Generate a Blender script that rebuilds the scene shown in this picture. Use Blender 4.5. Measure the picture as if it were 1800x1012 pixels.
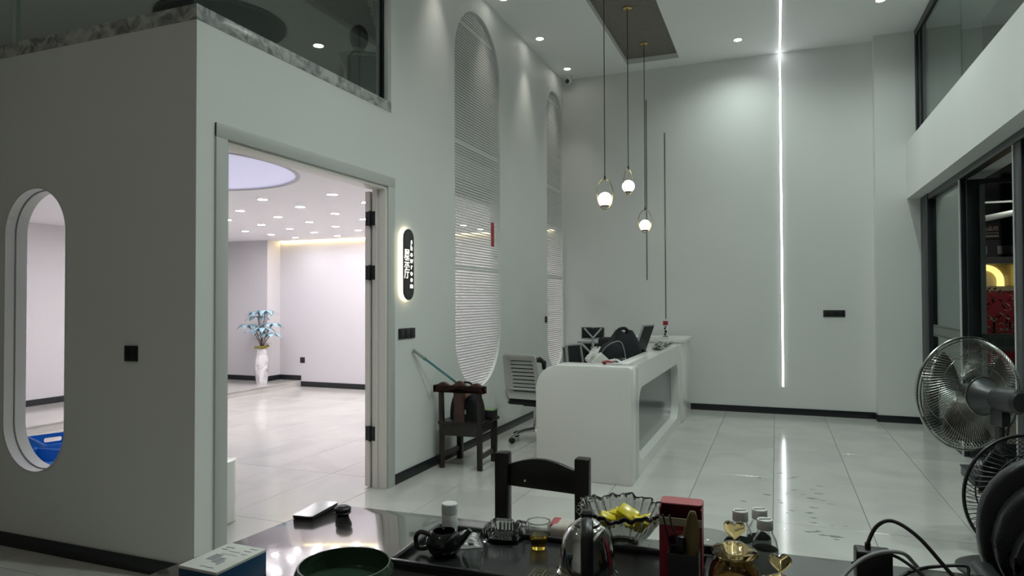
import bpy, bmesh, math, random
import numpy as np
from mathutils import Vector, Matrix
random.seed(7); np.random.seed(7)
for o in list(bpy.data.objects): bpy.data.objects.remove(o, do_unlink=True)
SC = bpy.context.scene
COL = SC.collection
PI = math.pi

# ------------------------------------------------------------------ camera
cam_d = bpy.data.cameras.new('camera'); cam_d.sensor_width = 36.0
cam_d.lens = 1182.9 / 1800.0 * 36.0
cam_d.clip_start = 0.05; cam_d.clip_end = 200
cam = bpy.data.objects.new('camera', cam_d); COL.objects.link(cam)
_yaw, _pit, _rol = 0.373655, 0.0178482, -0.00323289
_fw = Vector((-math.sin(_yaw)*math.cos(_pit), math.cos(_yaw)*math.cos(_pit), math.sin(_pit)))
_r0 = Vector((math.cos(_yaw), math.sin(_yaw), 0)); _u0 = _r0.cross(_fw)
_r = _r0*math.cos(_rol) + _u0*math.sin(_rol); _u = _r.cross(_fw)
cam.matrix_world = Matrix(((_r.x, _u.x, -_fw.x, 0), (_r.y, _u.y, -_fw.y, 0), (_r.z, _u.z, -_fw.z, 1.512), (0, 0, 0, 1)))
SC.camera = cam

# ------------------------------------------------------------------ world (night) and exposure
W = bpy.data.worlds.new('night'); SC.world = W; W.use_nodes = True
W.node_tree.nodes['Background'].inputs[0].default_value = (0.05, 0.06, 0.09, 1)
W.node_tree.nodes['Background'].inputs[1].default_value = 0.06
SC.view_settings.view_transform = 'Standard'; SC.view_settings.look = 'None'
SC.view_settings.gamma = 1.0; SC.view_settings.use_curve_mapping = False
SC.view_settings.exposure = 0.0

# light levels (tuned in one place)
P_SPOT = 62.0; P_MID = 180.0; P_SPOT_WALL = 28.0; P_NEAR = 31.0; E_LED = 11.0; E_SHOW = 228.0; E_DISC = .35; E_GLOBE = 5.0; P_MEZZ = 26.0; E_COVE = 12.0
COOL = (0.85, 1.0, 0.94)

# ------------------------------------------------------------------ materials
MATS = {}
def mat(name, col=(.8, .8, .8), rough=.5, metal=0., spec=.5, trans=0., ior=1.5, emit=None, es=0., coat=0., var=0., vscale=6., bump=0., bscale=40., alpha=1.0, sheen=0.):
    if name in MATS: return MATS[name]
    m = bpy.data.materials.new(name); m.use_nodes = True
    nt = m.node_tree; b = nt.nodes['Principled BSDF']
    b.inputs['Base Color'].default_value = (*col, 1); b.inputs['Roughness'].default_value = rough
    b.inputs['Metallic'].default_value = metal; b.inputs['Specular IOR Level'].default_value = spec
    b.inputs['IOR'].default_value = ior; b.inputs['Transmission Weight'].default_value = trans
    b.inputs['Coat Weight'].default_value = coat; b.inputs['Coat Roughness'].default_value = 0.05
    b.inputs['Alpha'].default_value = alpha
    b.inputs['Sheen Weight'].default_value = sheen
    if emit: b.inputs['Emission Color'].default_value = (*emit, 1); b.inputs['Emission Strength'].default_value = es
    if var > 0 or bump > 0:
        tc = nt.nodes.new('ShaderNodeTexCoord')
        if var > 0:
            n = nt.nodes.new('ShaderNodeTexNoise'); n.inputs['Scale'].default_value = vscale; n.inputs['Detail'].default_value = 5
            r = nt.nodes.new('ShaderNodeValToRGB')
            r.color_ramp.elements[0].position = .3; r.color_ramp.elements[1].position = .7
            r.color_ramp.elements[0].color = (*[max(0, c*(1-var)) for c in col], 1)
            r.color_ramp.elements[1].color = (*[min(1, c*(1+var)) for c in col], 1)
            nt.links.new(tc.outputs['Object'], n.inputs['Vector']); nt.links.new(n.outputs['Fac'], r.inputs['Fac'])
            nt.links.new(r.outputs['Color'], b.inputs['Base Color'])
        if bump > 0:
            n2 = nt.nodes.new('ShaderNodeTexNoise'); n2.inputs['Scale'].default_value = bscale; n2.inputs['Detail'].default_value = 3
            bp = nt.nodes.new('ShaderNodeBump'); bp.inputs['Strength'].default_value = bump; bp.inputs['Distance'].default_value = .01
            nt.links.new(tc.outputs['Object'], n2.inputs['Vector']); nt.links.new(n2.outputs['Fac'], bp.inputs['Height'])
            nt.links.new(bp.outputs['Normal'], b.inputs['Normal'])
    MATS[name] = m; return m

def pane_mat(name, tint, rough=0.0, ior=1.5):
    """window glass as a thin sheet: tinted see-through plus two-surface Fresnel reflection"""
    m = bpy.data.materials.new(name); m.use_nodes = True; nt = m.node_tree
    nt.nodes.remove(nt.nodes['Principled BSDF']); out = nt.nodes['Material Output']
    t = nt.nodes.new('ShaderNodeBsdfTransparent'); t.inputs[0].default_value = (*tint, 1)
    g = nt.nodes.new('ShaderNodeBsdfGlossy'); g.inputs['Roughness'].default_value = rough; g.inputs[0].default_value = (.92, .97, .94, 1)
    f = nt.nodes.new('ShaderNodeFresnel'); f.inputs['IOR'].default_value = 1.5
    x = nt.nodes.new('ShaderNodeMixShader')
    ge = nt.nodes.new('ShaderNodeNewGeometry'); a1 = nt.nodes.new('ShaderNodeMath'); a1.operation = 'MULTIPLY_ADD'
    a1.inputs[1].default_value = 1/ior-ior; a1.inputs[2].default_value = ior      # the straight-through ray meets both faces from the air side
    nt.links.new(ge.outputs['Backfacing'], a1.inputs[0]); nt.links.new(a1.outputs[0], f.inputs['IOR'])
    nt.links.new(f.outputs[0], x.inputs[0]); nt.links.new(t.outputs[0], x.inputs[1]); nt.links.new(g.outputs[0], x.inputs[2])
    nt.links.new(x.outputs[0], out.inputs['Surface']); MATS[name] = m; return m

def stone_mat(name, base, dark, scale, rough, vein=.5, rand=False, coat=0.):
    m = bpy.data.materials.new(name); m.use_nodes = True; nt = m.node_tree; b = nt.nodes['Principled BSDF']
    b.inputs['Roughness'].default_value = rough; b.inputs['Coat Weight'].default_value = coat
    tc = nt.nodes.new('ShaderNodeTexCoord'); src = tc.outputs['Object']
    if rand:
        oi = nt.nodes.new('ShaderNodeObjectInfo'); ml = nt.nodes.new('ShaderNodeMath'); ml.operation = 'MULTIPLY'; ml.inputs[1].default_value = 37
        va = nt.nodes.new('ShaderNodeVectorMath'); va.operation = 'ADD'
        nt.links.new(oi.outputs['Random'], ml.inputs[0]); nt.links.new(tc.outputs['Object'], va.inputs[0]); nt.links.new(ml.outputs[0], va.inputs[1]); src = va.outputs[0]
    n = nt.nodes.new('ShaderNodeTexNoise'); n.inputs['Scale'].default_value = scale; n.inputs['Detail'].default_value = 8; n.inputs['Distortion'].default_value = 1.2
    r = nt.nodes.new('ShaderNodeValToRGB'); r.color_ramp.elements[0].position = vein-.12; r.color_ramp.elements[1].position = vein+.12
    r.color_ramp.elements[0].color = (*dark, 1); r.color_ramp.elements[1].color = (*base, 1)
    nt.links.new(src, n.inputs['Vector']); nt.links.new(n.outputs['Fac'], r.inputs['Fac']); nt.links.new(r.outputs['Color'], b.inputs['Base Color'])
    MATS[name] = m; return m

mat('wall', (.74, .75, .73), .6, var=.015, vscale=1.5)
mat('ceil', (.85, .86, .85), .7)
mat('showceil', (.90, .88, .90), .6)
mat('showwall', (.63, .612, .63), .55)
mat('base_black', (.012, .015, .017), .3)
stone_mat('tile', (.56, .55, .52), (.49, .48, .46), 1.1, .13, .45, True)
mat('grout', (.10, .10, .095), .8)
stone_mat('marble', (.50, .50, .48), (.20, .205, .20), 9, .25, .50)
mat('frame_grey', (.52, .53, .51), .35)
mat('door_white', (.78, .74, .68), .35)
mat('black_metal', (.012, .014, .016), .35, metal=.3)
mat('alu_black', (.02, .024, .026), .4, metal=.4)
mat('screen_white', (.66, .67, .65), .45)
pane_mat('pane_up', (.80, .85, .82)); pane_mat('pane_right', (.75, .80, .79), ior=1.75); pane_mat('pane_door', (.88, .91, .90))
mat('led', (1, 1, 1), .5, emit=(.93, .97, 1.0), es=E_LED)
mat('lamp_warm', (1, 1, 1), .5, emit=(1, .97, .88), es=25.)
mat('lamp_show', (1, 1, 1), .5, emit=(1.0, .955, 1.0), es=E_SHOW)
mat('disc_blue', (.8, .8, .95), .5, emit=(.66, .66, 1.0), es=E_DISC)
mat('cove', (1, 1, 1), .5, emit=(1, .78, .35), es=E_COVE)
mat('halo', (1, 1, 1), .5, emit=(1, .88, .58), es=7.)
mat('letter', (1, 1, 1), .5, emit=(1, .92, .80), es=1.6)
mat('globe', (1, 1, 1), .4, emit=(1, 1, .97), es=E_GLOBE)
mat('brass', (.55, .42, .18), .25, metal=1.)
mat('bronze', (.22, .19, .14), .28, metal=1.)
mat('cord_black', (.01, .01, .01), .5)
mat('white_gloss', (.80, .79, .76), .22, coat=.2)
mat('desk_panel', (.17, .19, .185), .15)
mat('dark_wood', (.018, .013, .011), .32, var=.5, vscale=9)
mat('black_wood', (.010, .009, .009), .3)
mat('red_wood', (.055, .018, .014), .3, var=.4, vscale=8)
mat('chrome', (.75, .76, .76), .12, metal=1.)
mat('steel', (.70, .69, .66), .08, metal=1.)
mat('chair_white', (.55, .55, .53), .4)
mat('mesh_grey', (.30, .31, .30), .7)
mat('mesh_black', (.012, .013, .014), .75, bump=.3, bscale=200)
mat('frame_light', (.36, .37, .37), .4)
mat('plastic_black', (.012, .012, .013), .35)
mat('rubber', (.02, .02, .02), .6)
mat('fabric_black', (.010, .011, .014), .8, bump=.5, bscale=60)
mat('leather', (.012, .013, .015), .38, bump=.15, bscale=120)
mat('table_lacquer', (.030, .027, .027), .13, ior=2.3, var=.3, vscale=3, bump=.012, bscale=25, coat=1.)
mat('tray_black', (.016, .016, .018), .22)
mat('phone_glass', (.62, .60, .62), .12)
mat('ceramic_green', (.030, .060, .036), .18, coat=.4)
mat('ceramic_black', (.010, .012, .012), .12, coat=.4)
mat('glass_clear', (.96, .98, .97), .02, trans=1., ior=1.5)
mat('glass_smoke', (.60, .60, .58), .03, trans=1., ior=1.5)
mat('glass_amber', (.95, .72, .34), .04, trans=1., ior=1.5)
mat('plastic_clear', (.95, .96, .95), .08, trans=1., ior=1.3)
mat('tea', (.90, .62, .10), .02, trans=1., ior=1.33)
mat('amber_fill', (.10, .055, .02), .6, var=.5, vscale=60)
mat('white_plastic', (.70, .71, .70), .4)
mat('foil', (.40, .40, .41), .3, metal=.9)
mat('paper', (.68, .68, .65), .7, var=.06, vscale=20)
mat('paper_red', (.34, .035, .045), .5)
mat('cardboard', (.35, .31, .22), .8)
mat('box_red', (.25, .012, .025), .4)
mat('box_pink', (.42, .10, .11), .5)
mat('box_blue', (.008, .055, .13), .35)
mat('print_grey', (.28, .30, .32), .7)
mat('candy', (.72, .58, .02), .25)
mat('tissue', (.55, .50, .45), .8, var=.1, vscale=30)
mat('wood_ochre', (.16, .12, .045), .5)
mat('stick_teal', (.10, .28, .28), .35)
mat('med_label', (.34, .40, .38), .5)
mat('pillwhite', (.7, .7, .68), .5)
mat('tan', (.42, .27, .17), .6)
mat('green_lid', (.12, .20, .08), .4)
mat('can_white', (.62, .63, .62), .3); mat('can_red', (.32, .02, .03), .35)
mat('cable_grey', (.30, .30, .29), .5); mat('cable_green', (.42, .44, .36), .5)
mat('red_strip', (.42, .02, .03), .5)
mat('crate_blue', (.01, .17, .62), .4)
mat('leaf_blue', (.33, .50, .58), .6, var=.25, vscale=25); mat('stem_brown', (.10, .055, .04), .6); mat('moss', (.28, .25, .05), .8, var=.4, vscale=30)
stone_mat('vase_marble', (.80, .79, .80), (.36, .36, .40), 5, .2, .42)
mat('skin', (.45, .29, .21), .6); mat('hair', (.008, .008, .009), .5, bump=.6, bscale=90); mat('shirt', (.66, .64, .57), .8, var=.05, vscale=10); mat('trousers', (.05, .055, .07), .8)
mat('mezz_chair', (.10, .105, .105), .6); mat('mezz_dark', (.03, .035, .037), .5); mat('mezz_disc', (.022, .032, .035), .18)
mat('fan_grey', (.075, .078, .08), .35, metal=.5); mat('fan_wire', (.42, .42, .40), .25, metal=1.); mat('fan_blade', (.17, .165, .15), .35, metal=.8)
mat('wire_black', (.010, .010, .011), .35)
mat('asphalt', (.05, .05, .055), .5, var=.3, vscale=3); mat('street_red', (.30, .015, .028), .6); mat('street_dark', (.02, .022, .03), .6)
mat('street_cream', (.40, .33, .20), .6); mat('street_yellow', (1, .9, .4), .5, emit=(1., .78, .26), es=1.5); mat('street_lamp', (1, 1, 1), .5, emit=(1., .93, .66), es=7.)
mat('street_beam', (.30, .33, .34), .5); mat('street_text', (.6, .42, .42), .5); mat('street_leaf', (.10, .16, .10), .6)
mat('frost', (.16, .165, .15), .6); mat('frost_text', (.02, .02, .02), .6)
mat('recess_panel', (.17, .155, .13), .35)
# wave relief for the textured ceiling panel
def _recess():
    nt = MATS['recess_panel'].node_tree; b = nt.nodes['Principled BSDF']
    tc = nt.nodes.new('ShaderNodeTexCoord'); mp = nt.nodes.new('ShaderNodeMapping'); mp.inputs['Scale'].default_value = (5, 14, 1)
    n = nt.nodes.new('ShaderNodeTexNoise'); n.inputs['Scale'].default_value = 2.2; n.inputs['Detail'].default_value = 2
    bp = nt.nodes.new('ShaderNodeBump'); bp.inputs['Strength'].default_value = .9; bp.inputs['Distance'].default_value = .03
    nt.links.new(tc.outputs['Object'], mp.inputs['Vector']); nt.links.new(mp.outputs['Vector'], n.inputs['Vector'])
    nt.links.new(n.outputs['Fac'], bp.inputs['Height']); nt.links.new(bp.outputs['Normal'], b.inputs['Normal'])
_recess()

# ------------------------------------------------------------------ mesh helpers
class MB:
    def __init__(s): s.v = []; s.f = []
    def add(s, vs, fs):
        k = len(s.v); s.v += [tuple(p) for p in vs]; s.f += [tuple(i+k for i in f) for f in fs]; return s
    def box(s, x0, x1, y0, y1, z0, z1):
        vs = [(x, y, z) for z in (z0, z1) for y in (y0, y1) for x in (x0, x1)]
        return s.add(vs, [(0, 2, 3, 1), (4, 5, 7, 6), (0, 1, 5, 4), (2, 6, 7, 3), (0, 4, 6, 2), (1, 3, 7, 5)])
    def lathe(s, prof, n=24, c=(0, 0, 0), axis='z', M=None):
        vs = []; fs = []; idx = []
        for r, z in prof:
            if r < 1e-6: idx.append([len(vs)]); vs.append((0, 0, z))
            else:
                idx.append(list(range(len(vs), len(vs)+n)))
                vs += [(r*math.cos(2*PI*i/n), r*math.sin(2*PI*i/n), z) for i in range(n)]
        for a, b in zip(idx, idx[1:]):
            for i in range(n):
                j = (i+1) % n
                if len(a) == 1 and len(b) == 1: continue
                if len(a) == 1: fs.append((a[0], b[j], b[i]))
                elif len(b) == 1: fs.append((a[i], a[j], b[0]))
                else: fs.append((a[i], a[j], b[j], b[i]))
        if axis == 'x': vs = [(z, x, y) for x, y, z in vs]
        if axis == 'y': vs = [(y, z, x) for x, y, z in vs]
        if M is not None: vs = [tuple(M @ Vector(p)) for p in vs]
        return s.add([(x+c[0], y+c[1], z+c[2]) for x, y, z in vs], fs)
    def cyl(s, c, r, h, n=24, axis='z', r2=None, M=None):
        r2 = r if r2 is None else r2
        return s.lathe([(0, 0), (r, 0), (r2, h), (0, h)], n, c, axis, M)
    def sphere(s, c, rx, ry=None, rz=None, n=20, m=12, M=None):
        ry = rx if ry is None else ry; rz = rx if rz is None else rz
        vs = [(0, 0, -rz)]; fs = []
        for j in range(1, m):
            t = -PI/2 + PI*j/m
            vs += [(rx*math.cos(t)*math.cos(2*PI*i/n), ry*math.cos(t)*math.sin(2*PI*i/n), rz*math.sin(t)) for i in range(n)]
        vs.append((0, 0, rz)); L = len(vs)-1
        for i in range(n): fs.append((0, 1+(i+1) % n, 1+i)); fs.append((L, L-n+i, L-n+(i+1) % n))
        for j in range(m-2):
            for i in range(n):
                a = 1+j*n+i; b = 1+j*n+(i+1) % n; fs.append((a, b, b+n, a+n))
        if M is not None: vs = [tuple(M @ Vector(p)) for p in vs]
        return s.add([(x+c[0], y+c[1], z+c[2]) for x, y, z in vs], fs)
    def tube(s, pts, r, n=8, closed=False, flat=None):
        P = [Vector(p) for p in pts]; N = len(P); vs = []; fs = []
        R = r if isinstance(r, (list, tuple)) else [r]*N
        def tan(i):
            a = P[(i-1) % N] if (closed or i > 0) else P[i]; b = P[(i+1) % N] if (closed or i < N-1) else P[i]
            d = b-a; return d.normalized() if d.length > 1e-9 else Vector((0, 0, 1))
        t = tan(0); up = Vector((0, 0, 1)) if abs(t.z) < .9 else Vector((1, 0, 0))
        u = t.cross(up).normalized()
        for i in range(N):
            t = tan(i); u = (u - t*u.dot(t)); u = u.normalized() if u.length > 1e-6 else t.orthogonal().normalized()
            w = t.cross(u)
            for k in range(n):
                a = 2*PI*k/n; e = (flat or 1)
                vs.append(P[i] + u*(R[i]*math.cos(a)) + w*(R[i]*e*math.sin(a)))
        for i in range(N if closed else N-1):
            a = i*n; b = ((i+1) % N)*n
            for k in range(n): fs.append((a+k, a+(k+1) % n, b+(k+1) % n, b+k))
        if not closed: fs.append(tuple(range(n))[::-1]); fs.append(tuple(range((N-1)*n, N*n)))
        return s.add(vs, fs)
    def bar(s, p, q, w, h, up=(0, 0, 1)):
        p = Vector(p); q = Vector(q); t = (q-p).normalized(); up = Vector(up)
        if abs(t.dot(up)) > .98: up = Vector((0, 1, 0))
        a = t.cross(up).normalized()*(w/2); b = a.cross(t).normalized()*(h/2)
        vs = [p-a-b, p+a-b, p+a+b, p-a+b, q-a-b, q+a-b, q+a+b, q-a+b]
        return s.add(vs, [(0, 1, 2, 3), (4, 7, 6, 5), (0, 4, 5, 1), (1, 5, 6, 2), (2, 6, 7, 3), (3, 7, 4, 0)])
    def prism(s, poly, plane, a, b):
        """extrude a 2D polygon: plane 'xz' along y, 'yz' along x, 'xy' along z from a to b"""
        n = len(poly)
        def P(u, v, w): return (u, w, v) if plane == 'xz' else ((w, u, v) if plane == 'yz' else (u, v, w))
        vs = [P(u, v, a) for u, v in poly] + [P(u, v, b) for u, v in poly]
        fs = [tuple(range(n)), tuple(range(2*n-1, n-1, -1))] + [(i, i+n, (i+1) % n+n, (i+1) % n) for i in range(n)]
        return s.add(vs, fs)
    def grid(s, fn, nu, nv, closed_u=False):
        vs = [fn(i/(nu if closed_u else nu-1), j/(nv-1)) for j in range(nv) for i in range(nu)]
        fs = []
        for j in range(nv-1):
            for i in range(nu if closed_u else nu-1):
                k = (i+1) % nu; fs.append((j*nu+i, j*nu+k, (j+1)*nu+k, (j+1)*nu+i))
        return s.add(vs, fs)
    def build(s, name, m, parent=None, bevel=0., seg=2, smooth=True, sub=0, thick=0., ang=35):
        bm = bmesh.new(); vs = [bm.verts.new(p) for p in s.v]
        for f in s.f:
            try: bm.faces.new([vs[i] for i in f])
            except ValueError: pass
        bmesh.ops.recalc_face_normals(bm, faces=bm.faces)
        if bevel > 0:
            ed = [e for e in bm.edges if len(e.link_faces) == 2 and e.calc_face_angle(0) > math.radians(30)]
            bmesh.ops.bevel(bm, geom=ed, offset=bevel, segments=seg, profile=.5, affect='EDGES', clamp_overlap=True)
        for f in bm.faces: f.smooth = smooth
        if smooth:
            for e in bm.edges:
                if len(e.link_faces) == 2 and e.calc_face_angle(0) > math.radians(ang): e.smooth = False
        me = bpy.data.meshes.new(name); bm.to_mesh(me); bm.free()
        o = bpy.data.objects.new(name, me); COL.objects.link(o)
        me.materials.append(MATS[m] if isinstance(m, str) else m)
        if parent: o.parent = parent
        if thick: md = o.modifiers.new('thick', 'SOLIDIFY'); md.thickness = thick; md.offset = 0
        if sub: md = o.modifiers.new('sub', 'SUBSURF'); md.levels = sub; md.render_levels = sub
        return o

def tag(o, label=None, cat=None, group=None, kind=None):
    if label: o['label'] = label
    if cat: o['category'] = cat
    if group: o['group'] = group
    if kind: o['kind'] = kind
    return o
def thing(name, label, cat, loc=(0, 0, 0), rz=0, group=None):
    o = bpy.data.objects.new(name, None); COL.objects.link(o); o.empty_display_size = .1
    o.location = loc; o.rotation_euler = (0, 0, rz); return tag(o, label, cat, group)
def struct_root(name, loc=(0, 0, 0)):
    o = bpy.data.objects.new(name, None); COL.objects.link(o); o.location = loc; o['kind'] = 'structure'; return o
def struct(name, mb, m, **k): return tag(mb.build(name, m, **k), kind='structure')
def copy_tree(o, parent=None):
    c = o.copy(); COL.objects.link(c)
    if parent: c.parent = parent
    for ch in list(o.children): copy_tree(ch, c)
    return c
def smooth_path(pts, k=8):
    P = [Vector(p) for p in pts]; out = []
    for i in range(len(P)-1):
        a, b, c, d = P[max(i-1, 0)], P[i], P[i+1], P[min(i+2, len(P)-1)]
        for j in range(k):
            t = j/k
            out.append(.5*((2*b)+(c-a)*t+(2*a-5*b+4*c-d)*t*t+(3*b-a-3*c+d)*t**3))
    out.append(P[-1]); return out
def rrect(x0, x1, y0, y1, r, n=6):
    out = []
    for cx, cy, a in ((x1-r, y1-r, 0), (x0+r, y1-r, 90), (x0+r, y0+r, 180), (x1-r, y0+r, 270)):
        out += [(cx+r*math.cos(math.radians(a+90*i/n)), cy+r*math.sin(math.radians(a+90*i/n))) for i in range(n+1)]
    return out
def stadium(u0, u1, z0, z1, n=24):
    r = (u1-u0)/2; c = (u0+u1)/2
    return [(c+r*math.cos(PI*i/n), z1-r+r*math.sin(PI*i/n)) for i in range(n+1)] + [(c-r*math.cos(PI*i/n), z0+r-r*math.sin(PI*i/n)) for i in range(n+1)]
def slab(name, outer, holes, t, m, M, parent=None):
    """flat slab with holes: 2D outline filled as a curve, thickness t, placed by matrix M"""
    cu = bpy.data.curves.new('tmp', 'CURVE'); cu.dimensions = '2D'; cu.fill_mode = 'BOTH'; cu.extrude = t/2
    for poly in [outer]+list(holes):
        sp = cu.splines.new('POLY'); sp.points.add(len(poly)-1); sp.use_cyclic_u = True
        for q, (x, y) in zip(sp.points, poly): q.co = (x, y, 0, 1)
    ob = bpy.data.objects.new('tmp', cu); COL.objects.link(ob)
    me = bpy.data.meshes.new_from_object(ob.evaluated_get(bpy.context.evaluated_depsgraph_get()))
    bpy.data.objects.remove(ob); bpy.data.curves.remove(cu)
    me.transform(M); me.name = name
    me.shade_smooth(); me.set_sharp_from_angle(angle=math.radians(30))
    o = bpy.data.objects.new(name, me); COL.objects.link(o)
    me.materials.clear(); me.materials.append(MATS[m])
    if parent: o.parent = parent
    return o
def text_mesh(name, body, size, m, parent, M, ext=.001, spacing=1.0, wx=1.0, bold=0.):
    cu = bpy.data.curves.new('txt', 'FONT'); cu.body = body; cu.size = size; cu.align_x = 'CENTER'; cu.align_y = 'CENTER'; cu.extrude = ext; cu.space_line = spacing; cu.offset = bold; cu.resolution_u = 3
    ob = bpy.data.objects.new('txt', cu); COL.objects.link(ob)
    me = bpy.data.meshes.new_from_object(ob.evaluated_get(bpy.context.evaluated_depsgraph_get()))
    bpy.data.objects.remove(ob); bpy.data.curves.remove(cu)
    me.transform(M @ Matrix.Diagonal((wx, 1, 1, 1))); me.name = name
    o = bpy.data.objects.new(name, me); COL.objects.link(o); me.materials.clear(); me.materials.append(MATS[m]); o.parent = parent
    return o
YZ = lambda x: Matrix(((0, 0, 1, x), (1, 0, 0, 0), (0, 1, 0, 0), (0, 0, 0, 1)))    # (u,v) -> (y,z) at x
XZ = lambda y: Matrix(((1, 0, 0, 0), (0, 0, -1, y), (0, 1, 0, 0), (0, 0, 0, 1)))   # (u,v) -> (x,z) at y

XL, YF, YB, CE, WT = -2.925, 2.766, 9.57, 4.78, .12
XI, YI = XL-WT, YF+WT          # inner faces of the showroom box
ZC = 2.58                       # showroom ceiling
MF = 3.05                       # mezzanine sill base
# ------------------------------------------------------------------ floor with tiles
floor = struct('floor', MB().box(-9.7, 2.2, -3.0, 9.9, -.12, -.006), 'grout', smooth=False)
TX, TY = -.033, 4.93
tm = None; g = .0018
for i in range(-16, 3):
    for j in range(-6, 4):
        x0, y0 = TX+.6*i, TY+1.2*j
        if x0 < -3.2 and y0+1.2 < -1.5: continue
        if tm is None:
            t = MB().box(g, .6-g, g, 1.2-g, -.006, 0).build('tile', 'tile', floor, bevel=.0008, seg=1); tm = t.data
        else:
            t = bpy.data.objects.new('tile', tm); COL.objects.link(t); t.parent = floor
        t.location = (x0, y0, 0)
# wet smears left by mopping
mat('water_film', (.9, .95, .93), .0, trans=1., ior=1.33)
wsm = MB()
for k in range(40):
    cx, cy = random.gauss(.16, .16), random.uniform(4.7, 6.4); L = random.uniform(.004, .020)*(2.5 if k < 4 else 1); n = 12
    wsm.add([(cx+L*1.6*(1+.3*math.sin(3*q+k))*math.cos(2*PI*q/n), cy+L*.7*(1+.35*math.cos(2*q+k))*math.sin(2*PI*q/n), zz) for zz in (.0002, .0009) for q in range(n)],
            [tuple(range(n))[::-1], tuple(range(n, 2*n))]+[(q, (q+1) % n, n+(q+1) % n, n+q) for q in range(n)])
tag(wsm.build('water_smears', 'water_film'), 'wet smears on the floor tiles below the vertical light strip', 'water', kind='stuff')
# ------------------------------------------------------------------ walls
OV = stadium(-4.505, -3.935, .468, 2.215, 28)
A1 = stadium(5.93, 7.10, .60, 4.545, 28); A2 = stadium(8.79, 9.535, .56, 4.485, 24)
DY0, DY1, DZ = 2.97, 4.70, 2.44
wl = slab('wall_left', [(YF, 0), (DY0, 0), (DY0, DZ), (DY1, DZ), (DY1, 0), (YB+.2, 0), (YB+.2, CE), (4.755, CE), (4.755, MF), (YF, MF)], [A1, A2], WT, 'wall', YZ(XL-WT/2))
tag(wl, kind='structure')
wn = slab('wall_near', [(-9.48, 0), (XI, 0), (XI, MF), (-9.48, MF)], [OV], WT, 'wall', XZ(YF+WT/2)); tag(wn, kind='structure')
struct('wall_back', MB().box(XL, 1.16, YB, YB+.2, 0, CE+.15), 'wall', smooth=False)
struct('wall_column', MB().box(1.16, 2.3, 9.38, YB+.2, 0, CE+.15), 'wall', smooth=False)
struct('wall_right', MB().box(1.50, 1.98, -3.0, 9.38, 2.73, 3.414), 'wall', smooth=False)       # deep beam over the shop front
struct('wall_behind', MB().box(-9.5, 2.3, -3.2, -3.0, 0, CE), 'wall', smooth=False)
struct('wall_far_left', MB().box(-9.6, -9.5, -3.0, YF, 0, CE), 'wall', smooth=False)
# oval window lining: two white rings with a groove between
win1 = struct_root('window_1')
for y0, y1, dr in ((YF-.004, YF+.052, .0), (YF+.060, YF+.125, -.006)):
    o_, i_ = stadium(-4.505, -3.935, .468, 2.215, 28), stadium(-4.493+dr*-1, -3.947+dr, .480-dr, 2.203+dr, 28)
    slab('lining_ring', o_, [i_], y1-y0, 'white_plastic', XZ((y0+y1)/2), win1)
# ceiling with the recess cut out
ceil = slab('ceiling', [(-9.5, -3.0), (2.3, -3.0), (2.3, YB+.2), (-9.5, YB+.2)], [[(-1.90, 5.6), (-1.19, 5.6), (-1.19, 9.25), (-1.90, 9.25)]], .07, 'ceil', Matrix.Translation((0, 0, CE+.035)))
tag(ceil, kind='structure')
rp = MB().box(-1.92, -1.17, 5.58, 9.27, CE+.07, CE+.09).build('recess_panel', 'recess_panel', ceil, smooth=False)
tag(rp, 'grey wave-textured panel')
# baseboards
B = .085
struct('baseboard_left', MB().box(XL, XL+.012, 4.80, YB-.012, 0, B), 'base_black', bevel=.003)
struct('baseboard_back', MB().box(XL, 1.148, YB-.012, YB, 0, B), 'base_black', bevel=.003)
struct('baseboard_column', MB().box(1.148, 1.66, 9.368, 9.38, 0, B).box(1.148, 1.16, 9.38, YB-.012, 0, B), 'base_black', bevel=.003)
struct('baseboard_near', MB().box(-9.4, XL-.02, YF-.012, YF, 0, B), 'base_black', bevel=.003)
# marble sill of the mezzanine windows
sill = struct_root('trim_1')
MB().box(XL-.15, XL+.004, YF-.004, 4.755, MF, MF+.085).build('sill_slab', 'marble', sill, bevel=.003)
MB().box(-9.4, XL-.15, YF-.004, YF+.15, MF, MF+.085).build('sill_slab', 'marble', sill, bevel=.003)
# mezzanine glazing
win2 = struct_root('window_2')
MB().box(XL-.055, XL-.047, YF+.02, 4.688, MF+.085, CE).build('pane', 'pane_up', win2, smooth=False)
MB().box(-4.45, XL-.055, YF+.02, YF+.028, MF+.085, CE).build('pane', 'pane_up', win2, smooth=False)
MB().box(-9.4, -4.50, YF+.02, YF+.028, MF+.085, CE).build('pane', 'pane_up', win2, smooth=False)
MB().box(XL-.11, XL+.002, 4.70, 4.755, MF+.085, CE).build('frame', 'frame_grey', win2, bevel=.003)
MB().box(XL-.07, XL-.03, 4.688, 4.70, MF+.085, CE).build('seal', 'base_black', win2)
MB().box(-4.48, -4.455, YF+.01, YF+.05, MF+.085, CE).build('mullion', 'frame_grey', win2, bevel=.003)
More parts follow.
